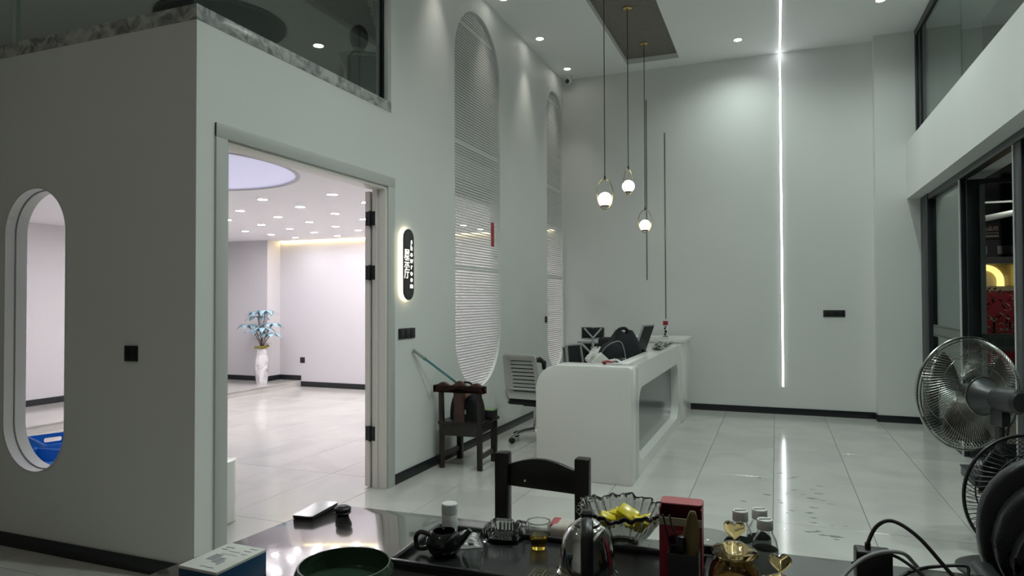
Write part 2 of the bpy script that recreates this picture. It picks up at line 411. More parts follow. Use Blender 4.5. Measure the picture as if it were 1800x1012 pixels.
# ------------------------------------------------------------------ door casing, leaf with hinges
door = struct_root('door_1')
MB().box(XL-.002, XL+.014, DY0-.075, DY0+.01, 0, DZ+.075).build('casing', 'frame_grey', door, bevel=.003)
MB().box(XL-.002, XL+.014, DY1-.005, DY1+.095, 0, DZ+.075).build('casing', 'frame_grey', door, bevel=.003)
MB().box(XL-.002, XL+.016, DY0-.075, DY1+.095, DZ-.005, DZ+.077).build('casing', 'frame_grey', door, bevel=.003)
MB().box(XI-.005, XL, DY1-.03, DY1-.001, 0, DZ).box(XI+.03, XI+.05, DY1-.042, DY1-.03, 0, DZ).build('jamb', 'door_white', door, bevel=.002)
MB().box(XI-.005, XL, DY0+.001, DY0+.03, 0, DZ).build('jamb', 'frame_grey', door, bevel=.002)
MB().box(XI-.005, XL, DY0+.03, DY1-.03, DZ-.03, DZ-.001).build('jamb', 'door_white', door, bevel=.002)
leaf = thing('door_leaf', 'white door leaf folded back behind the tall showroom doorway, black hinges on its edge', 'door', (XI-.012, DY1-.035, 0))
MB().box(-.058, -.014, 0, .82, .01, DZ-.04).build('panel', 'door_white', leaf, bevel=.003)
for z in (.38, 1.68, 2.12):
    hg = MB().box(-.05, .045, -.006, 0, z, z+.115).cyl((-.006, -.010, z-.005), .010, .125, 10).build('hinge', 'black_metal', leaf, bevel=.0015)
# ------------------------------------------------------------------ perforated arch screens
def perforated(y0, y1, zs, x, arch, parent, pitch=.0285, rh=.0098):
    u0, u1, a0, a1 = arch; r = (u1-u0)/2; cu = (u0+u1)/2
    for za, zb in zip(zs, zs[1:]):
        n = int((zb-za-.03)//pitch); off = za+(zb-za-n*pitch)/2
        k = int((y1-y0)//pitch); yo = y0+(y1-y0-k*pitch)/2
        cy = yo+(np.arange(k)+.5)*pitch; cz = off+(np.arange(n)+.5)*pitch
        Y, Zg = [q.ravel() for q in np.meshgrid(cy, cz)]
        dz = np.where(Zg > a1-r, Zg-(a1-r), np.where(Zg < a0+r, Zg-(a0+r), 0))
        ok = np.hypot(np.abs(Y-cu), dz) < r+.020; Y, Zg = Y[ok], Zg[ok]
        if len(Y) == 0: continue
        an = np.arange(8)*PI/4; h = pitch/2
        oy = np.sign(np.round(np.cos(an), 3))*h; oz = np.sign(np.round(np.sin(an), 3))*h
        iy = rh*np.cos(an); iz = rh*np.sin(an)
        t = .003
        loc = np.concatenate([np.stack([np.zeros(8)+w, a, b], 1) for w, a, b in ((0, oy, oz), (0, iy, iz), (-t, iy, iz), (-t, oy, oz))])
        V = loc[None]+np.stack([np.zeros_like(Y)+x, Y, Zg], 1)[:, None]
        q = []
        for i in range(8):
            j = (i+1) % 8
            q += [(i, j, 8+j, 8+i), (8+i, 8+j, 16+j, 16+i), (16+i, 16+j, 24+j, 24+i)]
        F = (np.array(q)[None]+(np.arange(len(Y))*32)[:, None, None]).reshape(-1, 4)
        V = V.reshape(-1, 3)
        # solid margins of the sheet at its top and bottom seam
        me = bpy.data.meshes.new('panel'); me.from_pydata(V.tolist(), [], F.tolist())
        me.materials.append(MATS['screen_white']); o = bpy.data.objects.new('panel', me); COL.objects.link(o); o.parent = parent
        for s0, s1 in ((za+.001, off), (off+n*pitch, zb-.001)):
            zm = (s0+s1)/2; d = max(0, zm-(a1-r), (a0+r)-zm)
            if d < r+.01 and s1 > s0:
                hw = math.sqrt(max(0, (r+.015)**2-d*d)); MB().box(x-.003, x, cu-hw, cu+hw, s0, s1).build('seam', 'screen_white', o, smooth=False)
sc1 = thing('perforated_screen', 'tall perforated white metal screen in the wide arched opening behind the wooden chair', 'screen', (0, 0, 0))
perforated(5.91, 7.12, [.60, 1.84, 3.11, 4.34, 4.58], XL-.03, (5.93, 7.10, .60, 4.545), sc1)
sc2 = thing('perforated_screen', 'perforated white metal screen in the narrow arch beside the back wall corner', 'screen', (0, 0, 0))
perforated(8.77, 9.55, [.56, 1.84, 3.11, 4.34, 4.52], XL-.03, (8.79, 9.535, .56, 4.485), sc2)
tag(MB().box(-.004, 0, -.04, .04, 0, .27).build('red_paper_strip', 'red_strip'), 'small red paper strip stuck on the wide perforated arch screen', 'paper strip').location = (XL-.024, 6.935, 2.11)
# ------------------------------------------------------------------ right side: shop front
fr = struct_root('window_3')            # upper glazing above the beam
MB().box(1.60, 1.66, 9.30, 9.38, 3.414, CE).build('frame', 'alu_black', fr, bevel=.003)
MB().box(1.60, 1.66, -3.0, 9.30, CE-.09, CE).build('frame', 'alu_black', fr, bevel=.003)
MB().box(1.605, 1.65, 9.07, 9.09, 3.414, CE-.09).build('mullion', 'alu_black', fr)
MB().box(1.62, 1.63, 9.09, 9.30, 3.414, CE-.09).build('dark_panel', 'alu_black', fr)
MB().box(1.62, 1.63, 8.82, 9.07, 3.414, CE-.09).build('dark_panel', 'alu_black', fr)
for a, b in ((7.30, 8.82), (4.60, 7.29), (1.90, 4.59), (-3.0, 1.89)):
    MB().box(1.62, 1.63, a, b, 3.414, CE-.09).build('pane', 'pane_right', fr, smooth=False)
lo = struct_root('window_4')            # lower shop front
MB().box(1.64, 1.74, 8.99, 9.38, 0, 2.73).build('frame', 'alu_black', lo, bevel=.004)
MB().box(1.65, 1.73, -3.0, 8.99, 2.66, 2.73).build('frame', 'alu_black', lo, bevel=.004)
MB().box(1.66, 1.72, 7.60, 7.67, 0, 2.66).build('frame', 'alu_black', lo, bevel=.004)
MB().box(1.655, 1.665, 7.60, 7.64, 0, 2.66).build('edge_strip', 'frame_grey', lo)
MB().box(1.66, 1.72, 5.86, 6.04, 0, 2.66).build('frame', 'alu_black', lo, bevel=.004)
MB().box(1.655, 1.665, 6.02, 6.045, 0, 2.66).build('edge_strip', 'frame_grey', lo)
MB().box(1.685, 1.695, 7.67, 8.99, .06, 2.66).build('pane', 'pane_right', lo, smooth=False)
MB().box(1.685, 1.695, -3.0, 5.86, .06, 2.66).build('pane', 'pane_right', lo, smooth=False)
MB().box(1.66, 1.72, 7.67, 8.99, 0, .06).box(1.66, 1.72, -3.0, 5.86, 0, .06).build('bottom_rail', 'alu_black', lo)
bnd = MB().box(1.680, 1.684, 7.69, 8.97, 1.085, 1.215).build('frosted_band', 'frost', lo)
MB().box(1.678, 1.680, 7.69, 8.97, 1.195, 1.201).box(1.678, 1.680, 7.69, 8.97, 1.099, 1.105).build('band_line', 'frost_text', lo)
dl = thing('glass_door_leaf', 'black framed glass door swung open outward with a lettered frosted band', 'door', (1.70, 7.56, 0))
MB().box(0, .105, -.025, .025, .02, 2.645).build('stile', 'alu_black', dl, bevel=.003)
MB().box(.72, .82, -.025, .025, .02, 2.645).build('stile', 'alu_black', dl, bevel=.003)
MB().box(.105, .72, -.025, .025, 2.60, 2.645).build('rail', 'alu_black', dl, bevel=.003)
MB().box(.105, .72, -.025, .025, .02, .16).build('rail', 'alu_black', dl, bevel=.003)
MB().box(.105, .72, -.005, .005, .16, 2.60).build('pane', 'pane_door', dl, smooth=False)
fb = MB().box(.106, .719, .007, .009, 1.02, 1.18).build('frosted_band', 'frost', dl)
MB().box(.106, .719, -.008, -.006, 1.160, 1.166).box(.106, .719, -.008, -.006, 1.028, 1.034).build('band_line', 'frost_text', fb)
text_mesh('lettering', '心都貌室', .092, 'frost_text', fb, Matrix.Translation((.30, -.0075, 1.095)) @ Matrix.Rotation(PI, 4, 'Z') @ Matrix.Rotation(PI/2, 4, 'X'), ext=.0008, wx=1.0)
# ------------------------------------------------------------------ showroom behind the doorway
struct('wall_showroom_back', MB().box(-9.48, XI, 9.78, 9.90, 0, 3.0).box(-9.36, -8.33, 9.45, 9.78, 0, ZC), 'showwall', smooth=False)
struct('wall_showroom_left', MB().box(-9.48, -9.36, YI, 9.78, 0, 3.0), 'showwall', smooth=False)
DC, DR = (-4.6, 4.1), .97
sceil = slab('ceiling_showroom', [(-9.36, YI), (XI, YI), (XI, 9.78), (-9.36, 9.78)], [[(DC[0]+DR*math.cos(2*PI*i/48), DC[1]+DR*math.sin(2*PI*i/48)) for i in range(48)]], .014, 'showceil', Matrix.Translation((0, 0, ZC+.007)))
tag(sceil, kind='structure')
tag(MB().lathe([(0, ZC+.015), (DR+.05, ZC+.015), (DR+.05, ZC+.05), (0, ZC+.05)], 48, (DC[0], DC[1], 0)).build('round_light_panel', 'disc_blue'), 'large round bluish light panel set in the showroom ceiling', 'ceiling light')
tag(MB().lathe([(DR+.0, ZC-.004), (DR+.02, ZC-.008), (DR+.035, ZC-.004), (DR+.035, ZC)], 48, (DC[0], DC[1], 0)).build('trim_2', 'showwall'), kind='structure')
plat = struct('trim_3', MB().box(-9.36, -7.88, YI, 9.45, .0, .1).box(-8.33, -7.88, 9.45, 9.78, 0, .1).box(-9.36, -7.865, YI, 9.45, .088, .102), 'tile', smooth=False)
struct('baseboard_showroom', MB().box(-7.86, XI, 9.768, 9.78, 0, B).box(-8.318, -7.86, 9.768, 9.78, .102, .102+B).box(-8.33, -8.318, 9.45, 9.78, .102, .102+B)
       .box(-9.36, -8.318, 9.438, 9.45, .102, .102+B).box(-9.36, -9.348, YI, 9.438, .102, .102+B), 'base_black')
tag(MB().box(-8.30, XI-.1, 9.745, 9.775, ZC-.012, ZC-.002).build('cove_strip', 'cove'), 'warm yellow light strip along the top of the showroom back wall', 'light strip')
def downlight(loc, label, group, em, r=.045, ring='white_plastic', first=[None]):
    t = thing('downlight', label, 'ceiling light', loc, 0, group)
    MB().lathe([(r, -.001), (r+.012, -.006), (r+.018, -.004), (r+.018, 0), (r, 0)], 20).build('trim_ring', ring, t)
    MB().lathe([(0, -.0035), (r, -.0035), (r, -.001), (0, -.001)], 20).build('diffuser', em, t)
    return t
sd = None; ORD = ('first', 'second', 'third', 'fourth', 'fifth', 'sixth', 'seventh')
for i, x in enumerate((-4.14, -5.02, -5.89, -6.71, -7.55)):
    for j, y in enumerate((5.62, 6.22, 6.87, 7.49, 8.08, 8.65, 9.24)):
        lab = 'small showroom ceiling downlight, %s row from the back wall, %s from the doorway side' % (ORD[6-j], ORD[i])
        if sd is None: sd = dl_ = downlight((x, y, ZC), lab, 'showroom ceiling downlights', 'lamp_show')
        else: dl_ = copy_tree(sd); dl_.location = (x, y, ZC); dl_['label'] = lab
pl = thing('plinth', 'white cylindrical plinth just inside the showroom doorway', 'plinth', (-3.60, 3.56, 0))
MB().cyl((0, 0, .012), .15, .412, 40).build('body', 'white_gloss', pl, bevel=.004)
MB().cyl((0, 0, 0), .143, .012, 40).build('base', 'frame_grey', pl)
# vase with artificial flowers
vs = thing('flower_vase', 'tall white marbled floor vase with pale blue flowers in the showroom', 'vase', (-8.17, 9.14, .102))
MB().lathe([(0, 0), (.085, 0), (.112, .18), (.115, .32), (.09, .52), (.075, .60), (.068, .60), (.06, .55), (0, .55)], 10).build('vase', 'vase_marble', vs, ang=12)
mo = MB()
for k in range(26):
    a = random.random()*2*PI; rr = .02+.09*random.random(); mo.sphere((rr*math.cos(a), rr*math.sin(a), .61+.03*random.random()), .03, .03, .022, 8, 5)
mo.build('moss', 'moss', vs)
heads = [(-.05, -.02, 1.20), (.07, .0, 1.22), (-.24, -.05, .98), (.16, .05, 1.0), (-.02, -.12, .90), (.10, -.10, .93), (-.16, .08, 1.12), (.20, .0, .84)]
for hx, hy, hz in heads:
    st = MB().tube(smooth_path([(0, 0, .58), (hx*.35, hy*.35, .58+(hz-.58)*.5), (hx, hy, hz)], 6), .006, 6).build('stem', 'stem_brown', vs)
    fl = MB()
    for k in range(7):
        a = 2*PI*k/7+hx*9; L = .18+.05*random.random()
        dx, dy = math.cos(a), math.sin(a)
        for q in range(1):
            def fn(u, v, dx=dx, dy=dy, L=L):
                w = .05*math.sin(PI*min(1, u*.93+.07))**.7*(v-.5)*2
                zz = hz+.05*math.sin(u*2.2)-.10*u*u + .012*abs(v-.5)
                return (hx+dx*L*u-dy*w, hy+dy*L*u+dx*w, zz)
            fl.grid(fn, 7, 3)
    fl.build('flower', 'leaf_blue', st, thick=.003)
for k in range(7):
    a = k*2.4; L = .17
    def fn(u, v, a=a, k=k):
        w = .02*math.sin(PI*u)*(v-.5)*2
        return (math.cos(a)*(.04+L*u)-math.sin(a)*w, math.sin(a)*(.04+L*u)+math.cos(a)*w, .66+.05*k*.8+.06*u-.03*u*u)
    MB().grid(fn, 7, 3).build('leaf', 'stem_brown', vs, thick=.003)
# wall socket in showroom
def plate(name, label, cat, cx, cy, cz, w, h, face, gangs=1):
    """wall plate; face: direction it looks at"""
    rz = {'-y': 0, '+x': PI/2, '+y': PI}[face]
    t = thing(name, label, cat, (cx, cy, cz), rz)
    MB().box(-w/2, w/2, -.009, 0, -h/2, h/2).build('plate', 'plastic_black', t, bevel=.003)
    gw = w/gangs
    for k in range(gangs):
        x0 = -w/2+gw*k
        MB().box(x0+.008, x0+gw-.008, -.012, -.009, -h/2+.010, h/2-.010).build('rocker', 'plastic_black', t, bevel=.0012)
    return t
plate('wall_socket', 'grey socket low on the white showroom back wall', 'socket', -7.83, 9.779, .46, .1, .1, '-y')
plate('light_switch', 'black square light switch on the grey wall beside the oval window', 'switch', -3.397, YF-.001, 1.217, .10, .088, '-y', 2)
plate('light_switch', 'wide black switch panel below the lit showroom sign', 'switch', XL+.001, 5.0, 1.232, .27, .088, '+x', 3)
plate('light_switch', 'small black switch beside the narrow perforated arch', 'switch', XL+.001, 8.72, 1.245, .086, .088, '+x', 1)
plate('wall_socket', 'black double socket plate on the back wall right of the light strip', 'socket', .695, YB-.001, 1.325, .255, .088, '-y', 3)
# blue crates
def crate(loc, rz, label):
    t = thing('plastic_crate', label, 'crate', loc, rz, 'blue crates under the oval window')
    L, Wd, H = .56, .38, .30
    MB().box(-L/2, L/2, -Wd/2, Wd/2, 0, .012).build('base', 'crate_blue', t, bevel=.003)
    for (ax, sgn) in (('x', -1), ('x', 1), ('y', -1), ('y', 1)):
        w = Wd if ax == 'x' else L; holes = []
        nx = int((w-.10)/.028); n0 = -(nx-1)*.014
        for i in range(nx):
            for j in range(6):
                cx, cz = n0+.028*i, .05+.026*j
                if i % 6 == 5: continue
                holes.append([(cx-.008, cz-.008), (cx+.008, cz-.008), (cx+.008, cz+.008), (cx-.008, cz+.008)])
        holes.append(rrect(-.07, .07, .225, .265, .014, 3))
        outer = [(-w/2, 0), (w/2, 0), (w/2, H), (-w/2, H)]
        M = YZ(sgn*(L/2-.005)) if ax == 'x' else XZ(sgn*(Wd/2-.005))
        slab('side', outer, holes, .009, 'crate_blue', M, t)
    MB().box(-L/2-.008, L/2+.008, -Wd/2-.008, -Wd/2+.010, H-.022, H).box(-L/2-.008, L/2+.008, Wd/2-.010, Wd/2+.008, H-.022, H).box(-L/2-.008, -L/2+.010, -Wd/2+.010, Wd/2-.010, H-.022, H).box(L/2-.010, L/2+.008, -Wd/2+.010, Wd/2-.010, H-.022, H).build('rim', 'crate_blue', t, bevel=.003)
    return t
crate((-5.40, 3.62, 0), .12, 'nearest blue perforated plastic crate seen through the oval window')
crate((-5.95, 4.15, .0), -.35, 'blue plastic crate behind another one, seen through the oval window')
bk = thing('black_bucket', 'dark round bucket behind the blue crates in the showroom', 'bucket', (-6.55, 4.0, 0))
MB().lathe([(0, 0), (.15, 0), (.18, .26), (.172, .26), (.145, .01), (0, .01)], 28).build('body', 'plastic_black', bk)
MB().lathe([(.185, .255), (.19, .26), (.15, .305), (0, .325)], 28).build('lid', 'plastic_black', bk)
# ------------------------------------------------------------------ lit sign by the door
sg = thing('showroom_sign', 'black pill-shaped sign with glowing edge lettered in Chinese and English', 'sign', (XL, 4.975, 1.815), PI/2)
slab('board', stadium(-.083, .083, -.30, .30, 16), [], .012, 'plastic_black', XZ(-.034), sg)
slab('glow_edge', stadium(-.078, .078, -.295, .295, 16), [], .022, 'halo', XZ(-.016), sg)
rx = Matrix.Rotation(PI/2, 4, 'X')
for k, ch in enumerate('showroom'):
    text_mesh('letter', ch, .062, 'letter', sg, Matrix.Translation((.040, -.0415, .195-.0535*k)) @ rx, ext=.001, bold=.0022)
for k, ch in enumerate('展示厅'):
    text_mesh('letter', ch, .088, 'letter', sg, Matrix.Translation((-.036, -.0415, .082-.083*k)) @ rx, ext=.001, bold=.001)
# ------------------------------------------------------------------ ceiling lamps of the hall, plus unseen ones added for brightness
def spot_lamp(x, y, label, power, warm=False, ang=95, blend=.6):
    t = downlight((x, y, CE), label, 'hall ceiling downlights', 'lamp_warm', .042, 'white_plastic')
    ld = bpy.data.lights.new('bulb', 'SPOT'); ld.energy = power; ld.spot_size = math.radians(ang); ld.spot_blend = blend; ld.shadow_soft_size = .04
    ld.color = {False: COOL, True: (1, .97, .86), 2: (1, .90, .76)}[warm]
    lo_ = bpy.data.objects.new('bulb', ld); COL.objects.link(lo_); lo_.parent = t; lo_.location = (0, 0, -.012)
    return t
spot_lamp(-2.72, 9.106, 'hall ceiling downlight closest to the security camera', P_SPOT_WALL, warm=True, ang=62, blend=.9)
spot_lamp(-2.72, 7.92, 'hall ceiling downlight above the wall between the two arches', P_SPOT_WALL, warm=True, ang=62, blend=.9)
spot_lamp(-2.72, 6.71, 'hall ceiling downlight above the wide arch, at the picture top edge', P_SPOT_WALL, warm=True, ang=62, blend=.9)
spot_lamp(-2.72, 5.52, 'hall ceiling downlight above the wall by the mezzanine window', P_SPOT_WALL, warm=True, ang=62, blend=.9)
spot_lamp(-.416, 8.886, 'hall ceiling downlight between the textured recess and the light strip', P_SPOT, ang=156, blend=1.0)
spot_lamp(1.098, 8.28, 'hall ceiling downlight right of the light strip near the upper glazing', P_SPOT, ang=156, blend=1.0)
spot_lamp(.55, 6.9, 'added unseen hall ceiling downlight over the open floor before the desk', P_SPOT, ang=156, blend=1.0)  # this and the next two: invented lamps out of view, brighten the hall
spot_lamp(1.098, 6.3, 'added unseen hall ceiling downlight over the floor beside the shop front', P_SPOT, ang=156, blend=1.0)
spot_lamp(-.416, 4.9, 'added unseen hall ceiling downlight over the floor beyond the tea table', P_SPOT*1.8, ang=156, blend=1.0)
spot_lamp(-.416, 3.1, 'added unseen hall ceiling downlight over the far edge of the tea table', P_MID, ang=156, blend=1.0)  # this and the next two: lamps added out of view for desk and floor
spot_lamp(1.098, 3.3, 'added unseen hall ceiling downlight over the black armchair', P_MID, ang=156, blend=1.0)
spot_lamp(-1.9, 3.1, 'added unseen hall ceiling downlight over the floor before the showroom doorway', P_MID*.08, ang=156, blend=1.0)
spot_lamp(-2.72, 4.33, 'hall ceiling downlight above the mezzanine window by the doorway', P_SPOT_WALL, warm=True, ang=62, blend=.9)
spot_lamp(-.3, 1.0, 'added unseen hall ceiling downlight above the tea table', P_NEAR, warm=2, ang=150, blend=1.0)  # this and the next two: warm fill lamps added out of view
spot_lamp(-3.6, .6, 'added unseen hall ceiling downlight before the wall with the oval window', P_NEAR, warm=2, ang=150, blend=1.0)
spot_lamp(-1.9, -1.2, 'added unseen hall ceiling downlight behind the viewer near the middle', P_NEAR, warm=2, ang=150, blend=1.0)
# LED lines
lw = thing('led_strip', 'thin bright white vertical light strip on the back wall', 'light strip', (.078, YB, 0))
MB().box(-.014, .014, -.006, 0, .36, CE-.004).build('profile', 'frame_light', lw)
MB().box(-.011, .011, -.009, -.006, .362, CE-.006).build('diffuser', 'led', lw)
lc = thing('led_strip', 'thin bright white light strip running along the hall ceiling', 'light strip', (.078, 0, CE))
MB().box(-.014, .014, 2.8, YB-.010, -.006, 0).build('profile', 'frame_light', lc)
MB().box(-.011, .011, 2.8, YB-.012, -.009, -.006).build('diffuser', 'led', lc)
# wall trims
for x, z0, z1, lab in ((-1.695, 1.79, 4.35, 'thin dark vertical metal strip on the back wall, nearer the arches'), (-1.437, 1.24, 3.86, 'thin dark vertical metal strip on the back wall, above the spray can')):
    tag(MB().box(-.006, .006, -.006, 0, 0, z1-z0).build('wall_strip', 'bronze', bevel=.001), lab, 'wall strip').location = (x, YB, z0)
# pendant lamps
def pendant(loc, drop, rz, label):
    """loc: canopy on the recess panel; drop: length to the ring top"""
    t = thing('pendant_lamp', label, 'pendant lamp', loc, rz, 'globe pendant lamps over the reception desk')
    MB().lathe([(0, 0), (.052, 0), (.052, -.010), (.045, -.016), (.010, -.020), (.008, -.06), (0, -.06)], 24).build('canopy', 'brass', t)
    MB().tube([(0, 0, -.05), (0, 0, -drop+.025)], .0045, 8).build('cord', 'cord_black', t)
    MB().cyl((0, 0, -drop-.004), .009, .036, 12).build('ferrule', 'cord_black', t)
    a, b = .086, .148
    MB().tube([(a*math.cos(2*PI*k/48), 0, -drop-b+b*math.sin(2*PI*k/48)) for k in range(48)], .0045, 8, closed=True).build('ring', 'brass', t)
    zc = -drop-2*b+.03+.068
    MB().lathe([(.0, zc-.072), (.030, zc-.072), (.040, zc-.060), (.036, zc-.055), (0, zc-.055)], 20).build('cup', 'bronze', t)
    MB().sphere((0, 0, zc), .070, n=28, m=18).build('globe', 'globe', t)
    return t
ZR = CE+.07
pendant((-1.553, 6.468, ZR), ZR-2.694, .62, 'pendant lamp with glowing globe in a brass ring, nearest and left')
pendant((-1.553, 7.604, ZR), ZR-3.00, 1.15, 'pendant lamp with glowing globe, the highest and middle one')
pendant((-1.57, 8.74, ZR), ZR-2.674, .35, 'pendant lamp with glowing globe, the lowest and farthest')
# security camera
sc = thing('security_camera', 'white turret security camera under the ceiling in the back left corner', 'camera', (-2.79, 9.42, CE))
MB().lathe([(0, 0), (.055, 0), (.055, -.022), (.05, -.03), (0, -.03)], 24).build('base', 'white_plastic', sc)
MB().sphere((0, 0, -.065), .046, n=20, m=12).build('ball', 'white_plastic', sc)
Mq = Matrix.Rotation(math.radians(-18), 4, 'Z') @ Matrix.Rotation(math.radians(112), 4, 'X')
MB().lathe([(0, .030), (.030, .030), (.033, .044), (.026, .050), (0, .050)], 20, (0, 0, -.065), 'z', Mq).build('lens', 'plastic_black', sc)
# ------------------------------------------------------------------ mezzanine seen through the upper glass
struct('floor_mezzanine', MB().box(-9.36, XL-.15, YF+.15, 9.78, 2.80, MF-.01), 'showwall', smooth=False)
struct('wall_mezzanine', MB().box(-9.36, XI, 9.66, 9.78, MF, CE).box(-9.48, -9.36, YF, 9.78, MF, CE), 'showwall', smooth=False)
tag(MB().lathe([(0, -.05), (.70, -.05), (.72, -.03), (.72, 0), (0, 0)], 56).build('ceiling_disc', 'mezz_disc'), 'large dark round ceiling disc behind the mezzanine glass', 'ceiling disc').location = (-6.02, 6.06, CE)
mz = downlight((-5.43, 7.08, CE), 'bright downlight in the mezzanine ceiling behind the glass', 'mezzanine downlights', 'lamp_warm', .06)
ld = bpy.data.lights.new('bulb', 'SPOT'); ld.spot_size = math.radians(150); ld.spot_blend = 1.; ld.energy = P_MEZZ; ld.shadow_soft_size = .06; ld.color = (1, 1, .92)
lo_ = bpy.data.objects.new('bulb', ld); COL.objects.link(lo_); lo_.parent = mz; lo_.location = (0, 0, -.012)
for (x, y, lab) in ((-5.43, 4.6, 'added unseen mezzanine downlight nearer the glass corner'), (-8.3, 4.2, 'added unseen mezzanine downlight at the far left')):  # extra lamps out of view, added to brighten the mezzanine
    q_ = copy_tree(mz); q_.location = (x, y, CE); q_['label'] = lab
def mezz_chair(loc, rz, label):
    t = thing('high_back_chair', label, 'chair', loc, rz, 'mezzanine chairs')
    MB().prism(rrect(-.19, .19, .50, .98, .05, 4), 'xz', -.31, -.27).build('backrest', 'mezz_chair', t, bevel=.008)
    MB().tube([(-.20, -.32, .46), (-.20, -.33, .95), (-.16, -.33, 1.0), (.16, -.33, 1.0), (.20, -.33, .95), (.20, -.32, .46)], .016, 8).build('back_frame', 'mezz_dark', t)
    MB().box(-.25, .25, -.27, .24, .42, .49).build('seat', 'mezz_dark', t, bevel=.02)
    for sx in (-1, 1):
        MB().tube([(sx*.28, -.30, .66), (sx*.29, .0, .68), (sx*.29, .12, .66), (sx*.28, .12, .44)], .016, 8).build('armrest', 'mezz_dark', t)
    MB().cyl((0, 0, .08), .03, .34, 14).build('column', 'mezz_dark', t)
    b = MB()
    for k in range(5):
        a = 2*PI*k/5; b.bar((0, 0, .09), (.29*math.cos(a), .29*math.sin(a), .06), .04, .03); b.sphere((.29*math.cos(a), .29*math.sin(a), .03), .03, n=10, m=6)
    b.build('star_base', 'mezz_dark', t)
    return t
MZ = MF-.01; fa = math.atan2(.57, .82)
mezz_chair((-4.12+.10*math.cos(fa), 6.05+.10*math.sin(fa), MZ), fa, 'grey high-back chair holding the seated person behind the mezzanine glass')
mezz_chair((-4.92, 6.35, MZ-.02), fa+.8, 'empty dark chair left of the seated person behind the mezzanine glass')
tag(MB().box(-.75, .45, 0, .40, 0, 1.27).box(-.76, .46, -.01, .41, 1.27, 1.30).box(-.16, -.14, -.006, 0, .05, 1.22).box(-.70, -.20, -.006, 0, .70, .72).box(-.10, .40, -.006, 0, .90, .92).build('office_cabinet', 'mezz_dark', bevel=.003), 'dark office cabinet behind the person on the mezzanine', 'cabinet').location = (-4.05, 6.85, MZ)
struct('mezzanine_light_blocker', MB().box(-3.40, -3.35, 5.9, 9.66, MF, CE).box(-3.35, XI, 5.60, 5.65, MF, CE).box(-3.40, -3.35, 5.60, 5.9, MF, CE), 'mezz_dark', smooth=False)  # unseen partition added so the upper arch holes stay dark
# person seated, seen from behind
def skinned(name, verts, edges, radii, m, parent, root=0, sub=2):
    me = bpy.data.meshes.new(name); me.from_pydata(verts, edges, []); o = bpy.data.objects.new(name, me); COL.objects.link(o)
    md = o.modifiers.new('skin', 'SKIN'); md.use_smooth_shade = True
    for v, r in zip(me.skin_vertices[0].data, radii): v.radius = r if isinstance(r, tuple) else (r, r)
    me.skin_vertices[0].data[root].use_root = True
    s2 = o.modifiers.new('sub', 'SUBSURF'); s2.levels = sub; s2.render_levels = sub
    me.materials.append(MATS[m]); o.parent = parent; return o
pe = thing('person', 'person with dark hair and pale shirt seated behind the mezzanine glass, back turned', 'person', (-4.12, 6.05, MZ), fa)
BV = [(0, -.10, .55), (0, -.13, .75), (0, -.12, .95), (0, -.09, 1.05), (0, -.07, 1.13), (0, -.06, 1.20), (0, -.05, 1.29)]
BR = [(.15, .12), (.14, .10), (.15, .10), (.09, .07), (.052, .052), (.075, .085), (.062, .075)]
BE = [(0, 1), (1, 2), (2, 3), (3, 4), (4, 5), (5, 6)]
for sx in (-1, 1):
    k = len(BV); BV += [(sx*.17, -.11, 1.00), (sx*.235, -.06, .76), (sx*.20, .18, .69), (sx*.17, .26, .70)]; BR += [.055, .045, .034, (.04, .022)]
    BE += [(2, k), (k, k+1), (k+1, k+2), (k+2, k+3)]
    for q in range(4):
        f = len(BV); BV += [(sx*(.15+.018*q), .31, .70), (sx*(.15+.018*q), .345-.008*abs(q-1.5), .69)]; BR += [.009, .008]; BE += [(k+3, f), (f, f+1)]
    f = len(BV); BV += [(sx*.135, .275, .70), (sx*.12, .305, .695)]; BR += [.010, .009]; BE += [(k+3, f), (f, f+1)]
    k = len(BV); BV += [(sx*.10, -.02, .54), (sx*.13, .38, .53), (sx*.13, .40, .10), (sx*.13, .52, .05)]; BR += [.085, .062, .045, (.04, .03)]
    BE += [(0, k), (k, k+1), (k+1, k+2), (k+2, k+3)]
skinned('body', BV, BE, BR, 'skin', pe)
SV = [(0, -.10, .53), (0, -.13, .75), (0, -.12, .95), (0, -.09, 1.06)]; SR = [(.165, .135), (.155, .115), (.165, .115), (.085, .075)]; SE = [(0, 1), (1, 2), (2, 3)]
for sx in (-1, 1):
    k = len(SV); SV += [(sx*.175, -.11, 1.00), (sx*.24, -.06, .76), (sx*.215, .10, .71)]; SR += [.072, .060, .052]; SE += [(2, k), (k, k+1), (k+1, k+2)]
skinned('shirt', SV, SE, SR, 'shirt', pe)
TV = [(0, -.10, .55)]; TR = [(.165, .13)]; TE = []
for sx in (-1, 1):
    k = len(TV); TV += [(sx*.10, -.02, .545), (sx*.13, .38, .535), (sx*.13, .40, .14)]; TR += [.098, .075, .062]; TE += [(0, k), (k, k+1), (k+1, k+2)]
skinned('trousers', TV, TE, TR, 'trousers', pe)
hb = MB().sphere((0, -.075, 1.245), .100, .115, .135, 20, 14)
hb.build('hair', 'hair', pe, sub=1)
fm = MB().sphere((-.03, .055, 1.255), .010, .007, .008, 8, 6).sphere((.03, .055, 1.255), .010, .007, .008, 8, 6).sphere((0, .068, 1.225), .012, .016, .020, 8, 6).sphere((0, .055, 1.185), .024, .008, .007, 10, 6).sphere((-.085, -.04, 1.235), .010, .022, .032, 8, 6).sphere((.085, -.04, 1.235), .010, .022, .032, 8, 6)
fm.build('face_features', 'skin', pe)
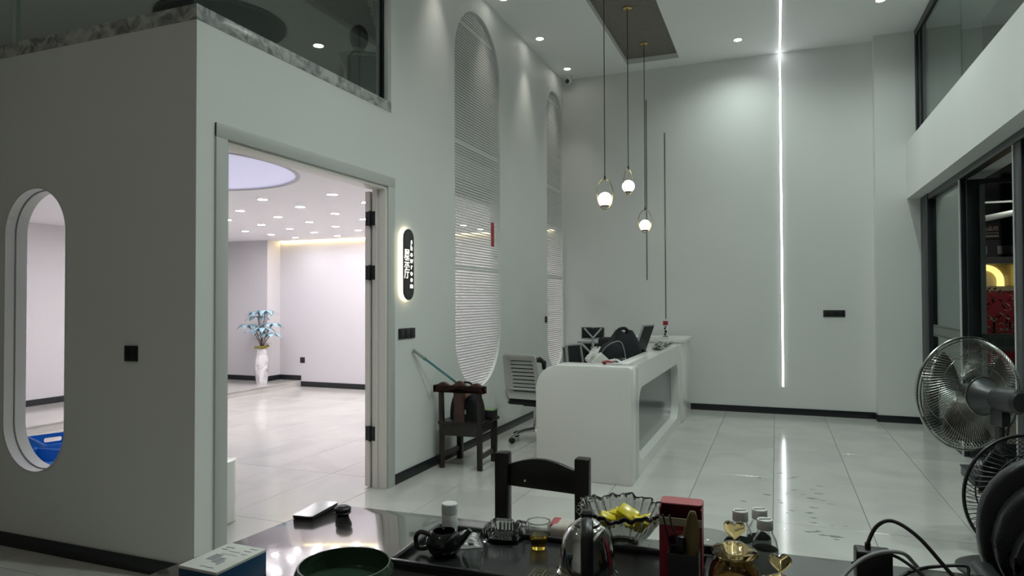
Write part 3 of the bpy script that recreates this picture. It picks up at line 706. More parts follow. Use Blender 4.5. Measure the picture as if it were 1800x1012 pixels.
# bead curtain: strands of small glass beads
bm_ = MB(); n_b = 0
for k in range(46):
    t = k/45.0; x = -3.72+.40*t; L = .12+.72*t**1.5
    for q in range(int(L/.028)):
        if random.random() < .45: continue
        zz = CE-.03-.028*q; bm_.add([(x+d[0]*.013, 5.20-.05*t+d[1]*.013+.02*random.random(), zz+d[2]*.015) for d in ((1, 0, 0), (-1, 0, 0), (0, 1, 0), (0, -1, 0), (0, 0, 1), (0, 0, -1))], [(0, 2, 4), (2, 1, 4), (1, 3, 4), (3, 0, 4), (2, 0, 5), (1, 2, 5), (3, 1, 5), (0, 3, 5)])
mat('bead', (.95, .96, .95), .1)
tag(bm_.build('bead_curtain', 'bead', smooth=False), 'sparkling bead curtain hanging behind the right end of the mezzanine glass', 'curtain', kind='stuff')
# ------------------------------------------------------------------ reception desk
dk = thing('reception_desk', 'white glossy reception desk with rounded waterfall end and recessed front panel', 'desk', (-1.51, 5.45, 0))
dx0, dx1, dh, R_ = -.41, .41, .96, .20
prof = [(dx0, 0), (dx0, dh-R_)] + [(dx0+R_-R_*math.cos(a), dh-R_+R_*math.sin(a)) for a in np.linspace(0, PI/2, 12)] + [(dx1-.03, dh)] + [(dx1-.03+.03*math.sin(a), dh-.03+.03*math.cos(a)) for a in np.linspace(0, PI/2, 5)[1:]] + [(dx1, 0)]
MB().prism(prof, 'xz', 0, .30).build('end_panel', 'white_gloss', dk, bevel=.006)
fp = slab('front_panel', [(.30, 0), (3.0, 0), (3.0, dh), (.30, dh)], [rrect(.08+.24, 2.80, .11, .75, .17, 8)], .09, 'white_gloss', YZ(dx1-.045), dk)
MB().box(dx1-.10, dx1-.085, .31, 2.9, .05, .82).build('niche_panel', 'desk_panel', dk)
MB().box(dx1-.20, dx1-.09, .30, 3.0, dh-.03, dh).build('counter_ledge', 'white_gloss', dk, bevel=.004)
MB().box(dx0+.02, dx1-.10, .30, 3.0, .72, .75).build('work_top', 'white_gloss', dk, bevel=.003)
cb = thing('side_cabinet', 'white glossy cabinet with slotted top at the far end of the reception desk', 'cabinet', (-1.55, 8.47, 0))
MB().box(-.30, .47, 0, .86, .0, .985).build('body', 'white_gloss', cb, bevel=.008)
tp = slab('top', rrect(-.32, .50, -.015, .90, .05, 5), [[(-.10, .14), (.28, .14), (.28, .34), (-.10, .34)]], .035, 'white_gloss', Matrix.Translation((0, 0, 1.0025)), cb)
MB().box(-.10, .28, .14, .34, .9855, .988).build('slot', 'desk_panel', cb)
# things on the desk
pk = thing('backpack', 'slumped black backpack lying on the reception desk', 'backpack', (-1.52, 6.95, .75))
def bagf(u, v):
    a = 2*PI*u; t = v
    r = 1-.55*t**2.6; x = .21*r*math.cos(a)*(1+.12*math.sin(3*a)); y = .15*r*math.sin(a)*(1+.08*math.sin(2*a+1)); z = .43*t-.02*math.sin(4*a)*t
    return (x+.05*t, y, z)
MB().grid(bagf, 28, 10, True).add([(.05, 0, .41)], []).build('main_body', 'fabric_black', pk, sub=1)
MB().sphere((-.06, -.10, .17), .15, .09, .16, 18, 10).build('front_pocket', 'fabric_black', pk)
MB().tube(smooth_path([(-.02, -.06, .38), (.0, -.05, .45), (.07, -.02, .46), (.09, .0, .38)], 6), .018, 8).build('top_loop', 'fabric_black', pk)
MB().tube(smooth_path([(-.20, -.16, .12), (-.10, -.195, .28), (.05, -.17, .33), (.10, -.14, .10)], 6), .005, 6).build('zip', 'frame_light', pk)
b2 = thing('laptop_bag', 'flat black laptop bag lying behind the backpack on the desk', 'bag', (-1.60, 7.62, .75))
MB().box(-.30, .16, -.10, .10, 0, .33).build('body', 'fabric_black', b2, bevel=.03, seg=3)
MB().tube(smooth_path([(-.1, 0, .32), (-.08, 0, .36), (.04, 0, .36), (.06, 0, .32)], 6), .010, 8).build('handle', 'fabric_black', b2)
mn = thing('tablet_monitor', 'thin dark screen standing tilted on the reception desk, seen nearly edge-on', 'monitor', (-1.39, 7.15, .75))
MB().add([(-.085, -.05, .03), (.0, .12, .03), (.16, .12, .50), (.075, -.05, .50), (-.062, -.062, .025), (.023, .108, .025), (.183, .108, .495), (.098, -.062, .495)], [(0, 1, 2, 3), (4, 7, 6, 5), (0, 4, 5, 1), (1, 5, 6, 2), (2, 6, 7, 3), (3, 7, 4, 0)]).build('housing', 'frame_light', mn, bevel=.004)
MB().add([(-.054, -.050, .045), (.019, .098, .045), (.171, .098, .478), (.098, -.050, .478), (-.048, -.057, .045), (.025, .091, .045), (.177, .091, .478), (.104, -.057, .478)], [(0, 1, 2, 3), (4, 7, 6, 5), (0, 4, 5, 1), (1, 5, 6, 2), (2, 6, 7, 3), (3, 7, 4, 0)]).build('screen', 'plastic_black', mn)
MB().box(-.10, .10, -.06, .10, 0, .02).bar((.05, .08, .02), (.08, .06, .22), .05, .012).build('stand', 'plastic_black', mn, bevel=.003)
wb = thing('white_carton', 'small white carton tipped on its corner on the desk end', 'carton', (-1.47, 6.02, .75), .4)
Mr = Matrix.Rotation(.75, 4, 'Y')
def rbox(mb, M, x0, x1, y0, y1, z0, z1):
    k = MB().box(x0, x1, y0, y1, z0, z1); return mb.add([tuple(M @ Vector(p)) for p in k.v], k.f)
rbox(MB(), Matrix.Translation((0, 0, .18)) @ Mr, -.085, .085, -.05, .05, -.06, .06).build('box', 'paper', wb, bevel=.003)
MB().box(-.10, .10, -.07, .07, 0, .085).build('pad', 'plastic_black', wb, bevel=.004)
hp = thing('headphones', 'coiled white and red earphones on the rounded desk end', 'headphones', (-1.30, 5.66, .96))
MB().tube(smooth_path([(-.06, 0, .012), (-.03, .04, .03), (.03, .04, .035), (.07, .0, .012), (.02, -.04, .012), (-.04, -.03, .016), (-.05, .02, .02)], 6), .009, 6).build('cable', 'white_plastic', hp)
MB().sphere((-.07, -.01, .016), .022, .018, .016, 12, 8).tube(smooth_path([(-.08, -.02, .02), (-.03, -.045, .03), (.02, -.04, .02)], 5), .009, 6).build('earpiece', 'can_red', hp)
gl = thing('glass_tumbler', 'clear glass standing behind the front ledge of the desk', 'glass', (-1.36, 6.21, .75))
MB().lathe([(0, 0), (.045, 0), (.058, .22), (.053, .22), (.041, .012), (0, .012)], 24).build('glass', 'glass_clear', gl)
ba = thing('plastic_bag', 'crumpled white plastic bag left of the backpack on the desk', 'bag', (-1.80, 7.25, .75))
def pbf(u, v):
    a = 2*PI*u; r = math.sin(PI*min(1, v*.92+.04))**.6; j = .25*math.sin(5*a+7*v)+.18*math.sin(9*a-5*v)
    return (.15*r*math.cos(a)*(1+j*.5), .11*r*math.sin(a)*(1+j*.5), .22*v*(1+.15*math.sin(3*a)))
MB().grid(pbf, 30, 10, True).build('film', 'paper', ba, smooth=False)
for k, (y, n) in enumerate(((7.55, 'heap of pale tangled cables on the desk ledge beside the screen'), (8.02, 'heap of pale tangled cables at the far end of the desk ledge'))):
    c = thing('cable_heap', n, 'cables', (-1.22, y, .96))
    for q in range(4):
        p = [(random.uniform(-.07, .07), random.uniform(-.24, .24), .008+random.random()*.05) for _ in range(8)]
        MB().tube(smooth_path(p, 5), .007, 6).build('cable', ['cable_green', 'cord_black', 'cable_green', 'cable_grey'][q], c)
    MB().box(-.04, .04, -.05, .03, 0, .035).build('plug', 'cable_green', c, bevel=.006)
kb = thing('document_stack', 'dark stack of folders lying under the backpack side of the desk', 'folders', (-1.50, 6.49, .75))
for q in range(5):
    rbox(MB(), Matrix.Rotation((q-2)*.04, 4, 'Z'), -.20, .22, -.15, .15, .022*q, .022*q+.020).build('folder', ['plastic_black', 'frame_light', 'plastic_black', 'mezz_dark', 'plastic_black'][q], kb, bevel=.002)
sp = thing('spray_can', 'white spray can with red cap on the side cabinet', 'spray can', (-1.355, 8.98, 1.02))
MB().lathe([(0, 0), (.034, 0), (.034, .155), (.028, .168), (0, .168)], 22).build('can', 'can_white', sp)
MB().lathe([(.0, .155), (.034, .155), (.034, .205), (.030, .210), (0, .210)], 22).build('cap', 'can_red', sp)
lb = MB()
for (z0, z1, a0, a1) in ((.02, .05, -1.9, -1.2), (.055, .09, -1.8, -.9), (.10, .125, -2.0, -1.3), (.128, .142, -1.7, -1.0), (.004, .012, -3.1, 0)):
    lb.grid(lambda u, v: (.0348*math.cos(a0+(a1-a0)*u), .0348*math.sin(a0+(a1-a0)*u), z0+(z1-z0)*v), 8, 2)
lb.build('print', 'plastic_black', sp)
# ------------------------------------------------------------------ office chairs behind the desk
def star_base(t, R0=.29, m='chrome'):
    for k in range(5):
        a = 2*PI*k/5+.35; c, s_ = math.cos(a), math.sin(a)
        lg = MB().tube([(.03*c, .03*s_, .125), (.16*c, .16*s_, .115), (R0*c, R0*s_, .075)], [.022, .018, .013], 8).build('leg', m, t)
        MB().cyl((R0*c, R0*s_, .045), .008, .03, 8).build('caster_stem', m, lg)
        w = MB()
        for sgn in (-1, 1):
            w.lathe([(0, -.009), (.026, -.009), (.030, -.005), (.030, .005), (.026, .009), (0, .009)], 16, (R0*c-s_*.014*sgn, R0*s_+c*.014*sgn, .030), 'z', Matrix.Rotation(a+PI/2, 4, 'Z') @ Matrix.Rotation(PI/2, 4, 'Y'))
        w.build('caster', 'plastic_black', lg)
    MB().cyl((0, 0, .10), .030, .06, 16).cyl((0, 0, .15), .024, .24, 16).build('gas_lift', 'chrome', t)
wc = thing('office_chair', 'white slatted-back office chair with chrome base between the wooden chair and the desk', 'chair', (-2.42, 6.86, 0), -.12)
star_base(wc)
MB().box(-.21, .21, -.26, .20, .41, .475).build('seat', 'mesh_black', wc, bevel=.025, seg=3)
MB().box(-.09, .09, -.12, .12, .38, .425).build('mechanism', 'plastic_black', wc, bevel=.006)
rows = []
zb = [.46+.055*k for k in range(10)]
outer = [(-.17, .48), (.17, .48), (.205, .58), (.19, .93), (.165, .955), (-.165, .955), (-.19, .93), (-.205, .58)]
holes = [rrect(-.13, .13, .555+.040*k, .566+.040*k, .005, 3) for k in range(9)]
bkp = slab('backrest', outer, holes, .014, 'chair_white', XZ(0), wc)
for v in bkp.data.vertices:
    z = v.co.z; v.co.y = v.co.y-.245-.10*((z-.40)/.55)+.05*(v.co.x/.2)**2*-1+.04*math.sin((z-.4)/.55*PI)
mbk = MB().grid(lambda u, v: (-.15+.30*u, -.222-.10*((.14+.36*v)/.55)-.05*((-.15+.30*u)/.2)**2+.04*math.sin((.14+.36*v)/.55*PI), .54+.36*v), 9, 9).build('back_mesh', 'mesh_black', wc, thick=.003)
for sx in (-1, 1):
    MB().tube([(sx*.20, -.25, .44), (sx*.215, -.26, .56), (sx*.21, -.20, .63), (sx*.215, .10, .64)], [.026, .028, .02, .02], 8, flat=.8).build('armrest', 'chair_white', wc)
MB().tube([(.10, -.29, .88), (.20, -.30, .90), (.225, -.26, .87), (.22, -.25, .80)], [.02, .03, .028, .02], 8).build('hanger', 'plastic_black', wc)
def mesh_chair(loc, rz, label, head=True):
    t = thing('mesh_office_chair', label, 'chair', loc, rz)
    star_base(t, m='plastic_black')
    MB().box(-.24, .24, -.22, .25, .43, .50).build('seat', 'mesh_black', t, bevel=.03, seg=3)
    def bf(u, v):
        x = -.21+.42*u; z = .55+.42*v; return (x*(1-.12*v), -.27-.05*v+.06*(2*u-1)**2, z)
    MB().grid(bf, 11, 11).build('back_mesh', 'mesh_black', t, thick=.012)
    ring = [bf(u, 0) for u in np.linspace(0, 1, 7)] + [bf(1, v) for v in np.linspace(.1, 1, 8)] + [bf(u, 1) for u in np.linspace(.9, 0, 7)] + [bf(0, v) for v in np.linspace(.9, .1, 8)]
    MB().tube(ring, .018, 8, closed=True).build('back_frame', 'frame_light', t)
    MB().tube([(0, -.30, .42), (0, -.37, .60), (0, -.37, .92)], .028, 8).build('spine', 'frame_light', t)
    for sx in (-1, 1): MB().tube([(0, -.37, .82), (sx*.15, -.315, .96)], .016, 8).build('brace', 'frame_light', t)
    if head:
        def hf(u, v): return (-.14+.28*u, -.30+.05*(2*u-1)**2, 1.02+.14*v)
        h_ = MB().grid(hf, 9, 5).build('headrest', 'mesh_black', t, thick=.012)
        MB().tube([hf(0, 0), hf(.25, 0), hf(.5, 0), hf(.75, 0), hf(1, 0), hf(1, 1), hf(.5, 1), hf(0, 1)], .012, 8, closed=True).tube([(0, -.37, .90), (0, -.345, 1.02)], .018, 8).tube([(0, -.33, 1.03), (-.11, -.285, 1.15)], .012, 8).tube([(0, -.33, 1.03), (.11, -.285, 1.15)], .012, 8).build('headrest_frame', 'frame_light', h_)
    for sx in (-1, 1):
        MB().tube([(sx*.25, -.02, .45), (sx*.28, -.02, .62), (sx*.28, .06, .66)], .016, 8).box(sx*.28-.035, sx*.28+.035, -.12, .14, .66, .685).build('armrest', 'plastic_black', t)
    return t
mesh_chair((-2.00, 7.70, 0), -1.75, 'dark mesh office chair with grey frame turned sideways behind the desk', False)
mesh_chair((-2.24, 8.62, 0), .25, 'dark mesh office chair with grey headrest frame nearest the back wall')
# ------------------------------------------------------------------ dark wooden chair by the wall
wo = thing('wooden_chair', 'dark wooden chair with yoke-shaped top rail standing against the left wall', 'chair', (-2.65, 5.66, 0), .03)
for sx in (-1, 1):
    MB().tube([(sx*.185, -.19, 0), (sx*.185, -.19, .40), (sx*.185, -.205, .71)], .026, 10).build('leg', 'dark_wood', wo)
    MB().box(sx*.175-.026, sx*.175+.026, .165, .215, 0, .38).build('leg', 'dark_wood', wo, bevel=.004)
    MB().bar((sx*.18, -.19, .11), (sx*.175, .19, .11), .022, .045).build('stretcher', 'dark_wood', wo)
    MB().bar((sx*.185, -.19, .355), (sx*.175, .19, .355), .022, .07).build('apron', 'dark_wood', wo)
MB().bar((-.185, -.195, .35), (.185, -.195, .35), .022, .11).build('apron', 'dark_wood', wo)
MB().bar((-.175, .195, .355), (.175, .195, .355), .022, .07).build('apron', 'dark_wood', wo)
MB().box(-.215, .215, -.21, .23, .39, .42).build('seat', 'dark_wood', wo, bevel=.006)
N = 24; top = []; bot = []
for i in range(N+1):
    u = -1+2*i/N; x = .245*u
    z = .775-.02*abs(u)**.5+.022*math.cos(u*PI*3)*.8-(.035*max(0, abs(u)-.9)/.1)
    top.append((x, z)); bot.append((x, .705+.012*math.cos(u*PI*2)+(.02*max(0, abs(u)-.9)/.1)))
MB().prism(top+bot[::-1], 'xz', -.235, -.185).build('top_rail', 'red_wood', wo, bevel=.005)
MB().prism([(-.055, .42), (.05, .42), (.045, .57), (.055, .72), (-.06, .72), (-.05, .57)], 'xz', -.222, -.204).build('splat', 'red_wood', wo, bevel=.003)
hb_ = thing('handbag', 'black bag with small tags slouched on the wooden chair seat', 'bag', (-2.655, 5.64, .42))
def hbf(u, v):
    a = 2*PI*u; r = (1-.35*v**3); return (.165*r*math.cos(a)*(1+.05*math.sin(4*a)), .10*r*math.sin(a), .25*v)
MB().grid(hbf, 24, 8, True).add([(.165*.65*math.cos(2*PI*i/24), .10*.65*math.sin(2*PI*i/24), .25) for i in range(24)], [tuple(range(24))]).build('body', 'fabric_black', hb_)
MB().tube(smooth_path([(-.06, -.03, .24), (-.03, -.04, .33), (.06, -.05, .33), (.09, -.03, .24)], 6), .010, 8).build('strap', 'fabric_black', hb_)
MB().box(.01, .035, -.112, -.108, .06, .10).build('white_tag', 'white_plastic', hb_)
rbox(MB(), Matrix.Translation((.04, -.09, .235)) @ Matrix.Rotation(-.6, 4, 'Y'), -.045, .045, -.012, .012, -.018, .018).build('tan_patch', 'tan', hb_, bevel=.004)
fc = thing('food_container', 'black container with green lid at the edge of the wooden chair', 'container', (-2.475, 5.74, .42))
MB().box(-.055, .055, -.06, .06, 0, .075).build('tub', 'plastic_black', fc, bevel=.010)
MB().box(-.06, .06, -.065, .065, .075, .088).build('lid', 'green_lid', fc, bevel=.004)
stk = thing('mop_stick', 'teal stick leaning from the wooden chair seat against the left wall', 'stick', (0, 0, 0))
p0, p1 = Vector((-2.913, 5.095, 1.085)), Vector((-2.738, 5.455, .812)); p2 = p1+(p1-p0)*.30
MB().tube([p0, p0+(p1-p0)*.28], .014, 10).build('grip', 'frame_light', stk); MB().tube([p0+(p1-p0)*.28, p0+(p1-p0)*.36, p2], [.017, .011, .010], 10).build('shaft', 'stick_teal', stk)
# ------------------------------------------------------------------ tea table, black wooden chair and the things on it
TZ = .75
tb = thing('tea_table', 'long dark lacquered tea table in the foreground', 'table', (0, 0, 0))
poly = [(-1.66, 1.16), (-1.60, 1.73), (-1.575, 2.06), (-1.53, 2.118), (.80, 2.228), (.80, 1.16)]
MB().prism(poly, 'xy', TZ-.055, TZ).build('top', 'table_lacquer', tb, bevel=.006, seg=3)
for x, y in ((-1.45, 1.30), (-1.42, 1.98), (.66, 2.06), (.66, 1.30)):
    MB().box(x-.045, x+.045, y-.045, y+.045, 0, TZ-.055).build('leg', 'dark_wood', tb, bevel=.006)
MB().box(-1.40, .62, 1.99, 2.03, TZ-.14, TZ-.055).build('apron', 'dark_wood', tb); MB().box(-1.40, .62, 1.30, 1.34, TZ-.14, TZ-.055).build('apron', 'dark_wood', tb)
bc = thing('dining_chair', 'black wooden chair with arched top rail standing behind the tea table', 'chair', (-.846, 2.47, 0), .02)
for sx in (-1, 1):
    MB().box(sx*.161-.027, sx*.161+.027, -.027, .027, 0, .915).build('leg', 'black_wood', bc, bevel=.006)
    MB().box(sx*.161-.022, sx*.161+.022, .36, .404, 0, .43).build('leg', 'black_wood', bc, bevel=.004)
    MB().bar((sx*.161, 0, .20), (sx*.161, .38, .20), .02, .035).bar((sx*.161, 0, .40), (sx*.161, .38, .40), .02, .05).build('side_rail', 'black_wood', bc)
MB().box(-.19, .19, -.01, .41, .43, .455).build('seat', 'black_wood', bc, bevel=.005)
ar = [(-.134+.268*i/16, .857+.042*math.sin(PI*(.10+.84*i/16))) for i in range(17)]
MB().prism([(-.134, .788), (.134, .778)]+ar[::-1], 'xz', -.012, .012).build('top_rail', 'black_wood', bc, bevel=.003)
MB().bar((-.134, 0, .56), (.134, 0, .56), .02, .05).build('lower_rail', 'black_wood', bc)
MB().sphere((-.066, -.013, .812), .005, .002, .005, 8, 6).build('white_spot', 'white_plastic', bc)
# phone, key
ph = thing('phone', 'silver-faced phone lying near the table corner', 'phone', (-1.557, 2.02, TZ+.0), .10)
MB().prism(rrect(-.040, .040, -.090, .090, .010, 4), 'xy', 0, .010).build('body', 'plastic_black', ph, bevel=.002)
MB().prism(rrect(-.038, .038, -.088, .088, .009, 4), 'xy', .010, .0108).build('screen', 'phone_glass', ph)
ky = thing('key_fob', 'small black oval key fob beside the phone', 'key', (-1.445, 2.025, TZ), .3)
MB().lathe([(0, 0), (.020, 0), (.028, .005), (.030, .009), (.025, .013), (.030, .017), (.029, .024), (.022, .029), (0, .030)], 24).build('body', 'plastic_black', ky)
MB().lathe([(0, .0305), (.017, .0300), (.017, .0315), (0, .0318)], 20).build('button', 'mezz_dark', ky)
# tea tray
ty = thing('tea_tray', 'large black tea tray with raised rim on the tea table', 'tray', (-.6075, 1.855, TZ), .035)
tw, td = .4375, .168
MB().box(-tw, tw, -td, td, 0, .008).build('bed', 'tray_black', ty)
MB().box(-tw, tw, td-.018, td, .008, .024).box(-tw, tw, -td, -td+.018, .008, .024).box(-tw, -tw+.018, -td+.018, td-.018, .008, .024).box(tw-.018, tw, -td+.018, td-.018, .008, .024).build('rim', 'tray_black', ty, bevel=.004)
eg = MB().box(-.04, .10, -.148, -.038, .008, .0095).build('engraved_plate', 'ceramic_black', ty)
e2 = MB()
for k in range(4):
    x0 = -.032+.032*k
    for a, b, c, d in ((0, .028, 0, .003), (0, .003, 0, .08), (.012, .026, .016, .019), (.012, .015, .016, .05), (.012, .026, .047, .050), (.023, .026, .03, .05), (0, .028, .077, .080), (.010, .028, .062, .065)):
        e2.box(x0+a, x0+b, -.140+c+.004*(k % 2), -.140+d+.004*(k % 2), .0095, .0102)
e2.build('engraving', 'wood_ochre', eg)
TT = TZ+.008
def bottle(name, label, loc, prof, m, cap, cm, group=None):
    t = thing(name, label, 'bottle', loc, 0, group); MB().lathe(prof, 28).build('body', m, t); MB().lathe(cap, 28).build('cap', cm, t, ang=25); return t
bottle('pill_bottle', 'white-capped pill bottle behind the black teapot', (-.995, 1.975, TT), [(0, 0), (.024, 0), (.026, .004), (.026, .060), (.022, .066), (0, .066)], 'white_plastic', [(.0245, .062), (.026, .064), (.026, .092), (.024, .095), (0, .095)], 'white_plastic')
tpot = thing('teapot', 'small black round teapot without lid on the tray', 'teapot', (-.925, 1.80, TT), 0)
MB().lathe([(0, 0), (.030, 0), (.045, .010), (.0545, .030), (.053, .048), (.042, .064), (.036, .070), (.033, .069), (.040, .060), (.050, .045), (.050, .030), (.040, .014), (0, .008)], 32).build('body', 'ceramic_black', tpot)
MB().tube([(.046, .01, .040), (.062, .013, .056), (.078, .016, .076)], [.015, .010, .007], 12).build('spout', 'ceramic_black', tpot)
MB().tube(smooth_path([(-.043, -.01, .056), (-.072, -.016, .062), (-.086, -.018, .040), (-.074, -.016, .014), (-.046, -.01, .018)], 6), .007, 10).build('handle', 'ceramic_black', tpot)
for k, (x, y, rz, lab) in enumerate(((-.915, 1.945, .25, 'foil blister pack of white pills lying on top beside the ashtray'), (-.895, 1.915, .55, 'foil blister pack of white pills lying under another one'))):
    z = TT+.004*(1-k)
    t = thing('blister_pack', lab, 'pill pack', (x, y, z), rz, 'pill packs on the tea tray')
    MB().prism(rrect(-.035, .035, -.055, .055, .006, 3), 'xy', 0, .0015).build('foil_card', 'foil', t)
    for i in range(2):
        for j in range(5):
            if (i*5+j+k) % 4 == 1: continue
            MB().sphere((-.016+.032*i, -.042+.021*j, .0015), .010, .0075, .006, 10, 6).build('pill', 'pillwhite', t)
# crystal ashtray
at = thing('ashtray', 'square cut-crystal glass ashtray on the tea tray', 'ashtray', (-.80, 1.975, TT), .06)
nseg = 64; prof = [(.047, 0), (.058, .006), (.060, .046), (.052, .050), (.044, .044), (.038, .016), (.0, .016)]
vs_ = []; fs_ = []
for (r, z) in prof[:-1]:
    for i in range(nseg):
        a = 2*PI*i/nseg; c, s_ = math.cos(a), math.sin(a); q = r/max(abs(c), abs(s_))*(1-.08*(abs(c*s_)*2)**6)
        rib = 1+(.025 if i % 2 else 0)*(1 if r > .055 else 0); nz = .008 if (z > .045 and (i+4) % 16 < 3) else 0
        vs_.append((q*c*rib, q*s_*rib, z-nz))
for j in range(len(prof)-2):
    for i in range(nseg): fs_.append((j*nseg+i, j*nseg+(i+1) % nseg, (j+1)*nseg+(i+1) % nseg, (j+1)*nseg+i))
fs_.append(tuple(range(nseg))[::-1]); fs_.append(tuple(range((len(prof)-2)*nseg, (len(prof)-1)*nseg)))
MB().add(vs_, fs_).build('body', 'glass_clear', at, smooth=False)
# plastic cup of tea
cp = thing('plastic_cup', 'clear plastic cup half full of amber tea', 'cup', (-.678, 1.945, TT))
MB().lathe([(0, 0), (.024, 0), (.0345, .080), (.037, .081), (.037, .083), (.0335, .083), (.0232, .0012), (0, .0012)], 32).build('cup', 'plastic_clear', cp)
MB().lathe([(0, .0016), (.0229, .0016), (.0282, .043), (0, .043)], 32).build('tea', 'tea', cp)
ts = thing('tissue_pack', 'soft beige tissue pack with pink corner behind the cup', 'tissue pack', (-.60, 2.10, TZ), .1)
MB().box(-.085, .085, -.045, .045, 0, .045).build('pack', 'tissue', ts, bevel=.018, seg=3)
MB().box(-.088, -.055, -.030, .046, .018, .047).build('print', 'box_pink', ts, bevel=.010, seg=2)
# kettle
kt = thing('kettle', 'polished steel kettle with black handle facing the viewer', 'kettle', (-.495, 1.825, TT), .27)
MB().lathe([(0, 0), (.083, 0), (.085, .006), (.079, .012), (.076, .05), (.066, .095), (.050, .122), (.036, .130), (.0, .132)], 40).build('body', 'steel', kt)
MB().lathe([(.037, .129), (.036, .136), (.020, .146), (0, .148)], 28).build('lid', 'steel', kt)
MB().lathe([(.012, .145), (.016, .152), (.018, .163), (.012, .170), (0, .171)], 20).build('lid_knob', 'plastic_black', kt)
MB().tube(smooth_path([(0, -.030, .150), (0, -.060, .155), (0, -.100, .130), (0, -.108, .07), (0, -.092, .018)], 6), .017, 10, flat=.6).build('handle', 'plastic_black', kt)
MB().tube([(0, .055, .075), (0, .078, .105), (0, .090, .118)], [.020, .013, .010], 12).build('spout', 'steel', kt)
# ruffled glass bowl with candies
gb = thing('glass_bowl', 'ruffled smoky glass bowl on the tea table', 'bowl', (-.455, 2.088, TZ), 0)
def rufe(u, v, off):
    a = 2*PI*u; r = .045+.088*v**.85; w = 1+(.055*math.sin(26*a)+.03*math.sin(7*a+1))*v
    z = .004+.115*v**1.2+(.004*math.sin(13*a)+.004*math.sin(5*a))*v*v+off
    return (r*w*math.cos(a), r*w*math.sin(a), z)
g_ = MB().grid(lambda u, v: rufe(u, v, 0), 208, 10, True)
g_.add([(.045*math.cos(2*PI*i/40), .045*math.sin(2*PI*i/40), .004) for i in range(40)], [tuple(range(40))])
g_.build('bowl', 'glass_smoke', gb, thick=.005)
for k, (x, y, z, rz, lab) in enumerate(((-.50, 2.08, .825, .5, 'yellow wrapped candy at the left in the glass bowl'), (-.435, 2.095, .838, -.3, 'largest yellow wrapped candy in the middle of the glass bowl'), (-.40, 2.07, .826, .9, 'yellow wrapped candy at the right in the glass bowl'))):
    t = thing('candy', lab, 'candy', (x, y, z), rz, 'candies in the glass bowl')
    s_ = 1.25 if k == 1 else .95
    rbox(MB(), Matrix.Rotation(.35, 4, 'Y') @ Matrix.Rotation(.5, 4, 'X'), -.026*s_, .026*s_, -.017*s_, .017*s_, -.020*s_, .020*s_).build('sweet', 'candy', t, bevel=.006)
    for sx in (-1, 1):
        MB().grid(lambda u, v: (sx*(.024+.024*u)*s_, (v-.5)*(.012+.045*u)*s_, .004*math.sin(v*14)+.008*u), 5, 7).build('wrapper_end', 'candy', t, thick=.001)
# red box with cut-out front
rb = thing('red_gift_box', 'open red gift box standing upright on the tea table', 'box', (-.247, 1.90, TT), .04)
MB().box(-.056, .056, .036, .040, 0, .195).build('back_panel', 'box_red', rb)
for sx in (-1, 1): MB().box(min(sx*.056, sx*.0525), max(sx*.056, sx*.0525), -.036, .036, 0, .19).build('side_panel', 'box_red', rb)
slab('front_panel', [(-.056, 0), (.056, 0), (.056, .165), (-.056, .165)], [rrect(-.030, .030, .02, .118, .006, 3)], .003, 'box_red', XZ(-.037), rb)
MB().box(-.056, .056, -.041, -.0355, .145, .165).build('cardboard_edge', 'cardboard', rb)
MB().box(-.026, .026, -.0405, -.0385, .128, .1295).box(-.022, .022, -.0405, -.0385, .123, .1245).build('print_line', 'box_pink', rb)
MB().prism(rrect(-.056, .056, -.02, .045, .012, 4), 'xy', .195, .198).build('lid_flap', 'box_pink', rb)
# tool holder with tea tools
th = thing('tool_holder', 'black square tea tool holder in front of the red box', 'holder', (-.225, 1.775, TT), .04)
MB().box(-.038, .038, -.034, -.031, 0, .112).box(-.038, .038, .031, .034, 0, .112).box(-.038, -.035, -.031, .031, 0, .112).box(.035, .038, -.031, .031, 0, .112).box(-.035, .035, -.031, .031, 0, .004).build('cup', 'tray_black', th)
tool = thing('tea_scoop', 'leaf-shaped ochre wooden tea scoop in the tool holder', 'scoop', (-.210, 1.78, TT+.006), 0)
MB().grid(lambda u, v: ((v-.5)*.040*math.sin(PI*(u*.86+.07))**.8+.006*u, -.010+.012*u+.006*math.cos((v-.5)*PI), .07+.135*u), 12, 7).build('blade', 'wood_ochre', tool, thick=.004)
MB().tube([(0, -.005, 0), (.002, -.006, .08)], .005, 8).build('shaft', 'wood_ochre', tool)
tg = thing('tea_tongs', 'dark metal tea tongs leaning in the tool holder', 'tongs', (-.245, 1.775, TT+.006), 0)
for d in (0, .014):
    MB().tube([(.006+d, 0, 0), (-.012+d*1.4, .0, .10), (-.034+d*1.2, .004, .19)], .0045, 8, flat=.5).build('arm', 'steel' if d else 'black_metal', tg)
sn = thing('tea_needle', 'short black tea brush standing in the tool holder', 'brush', (-.232, 1.765, TT+.006), 0)
MB().tube([(0, 0, 0), (.002, .004, .105)], .005, 8).build('shaft', 'plastic_black', sn); MB().lathe([(0, .10), (.010, .105), (.013, .125), (.010, .143), (0, .146)], 14, (.002, .004, 0)).build('bristles', 'plastic_black', sn)
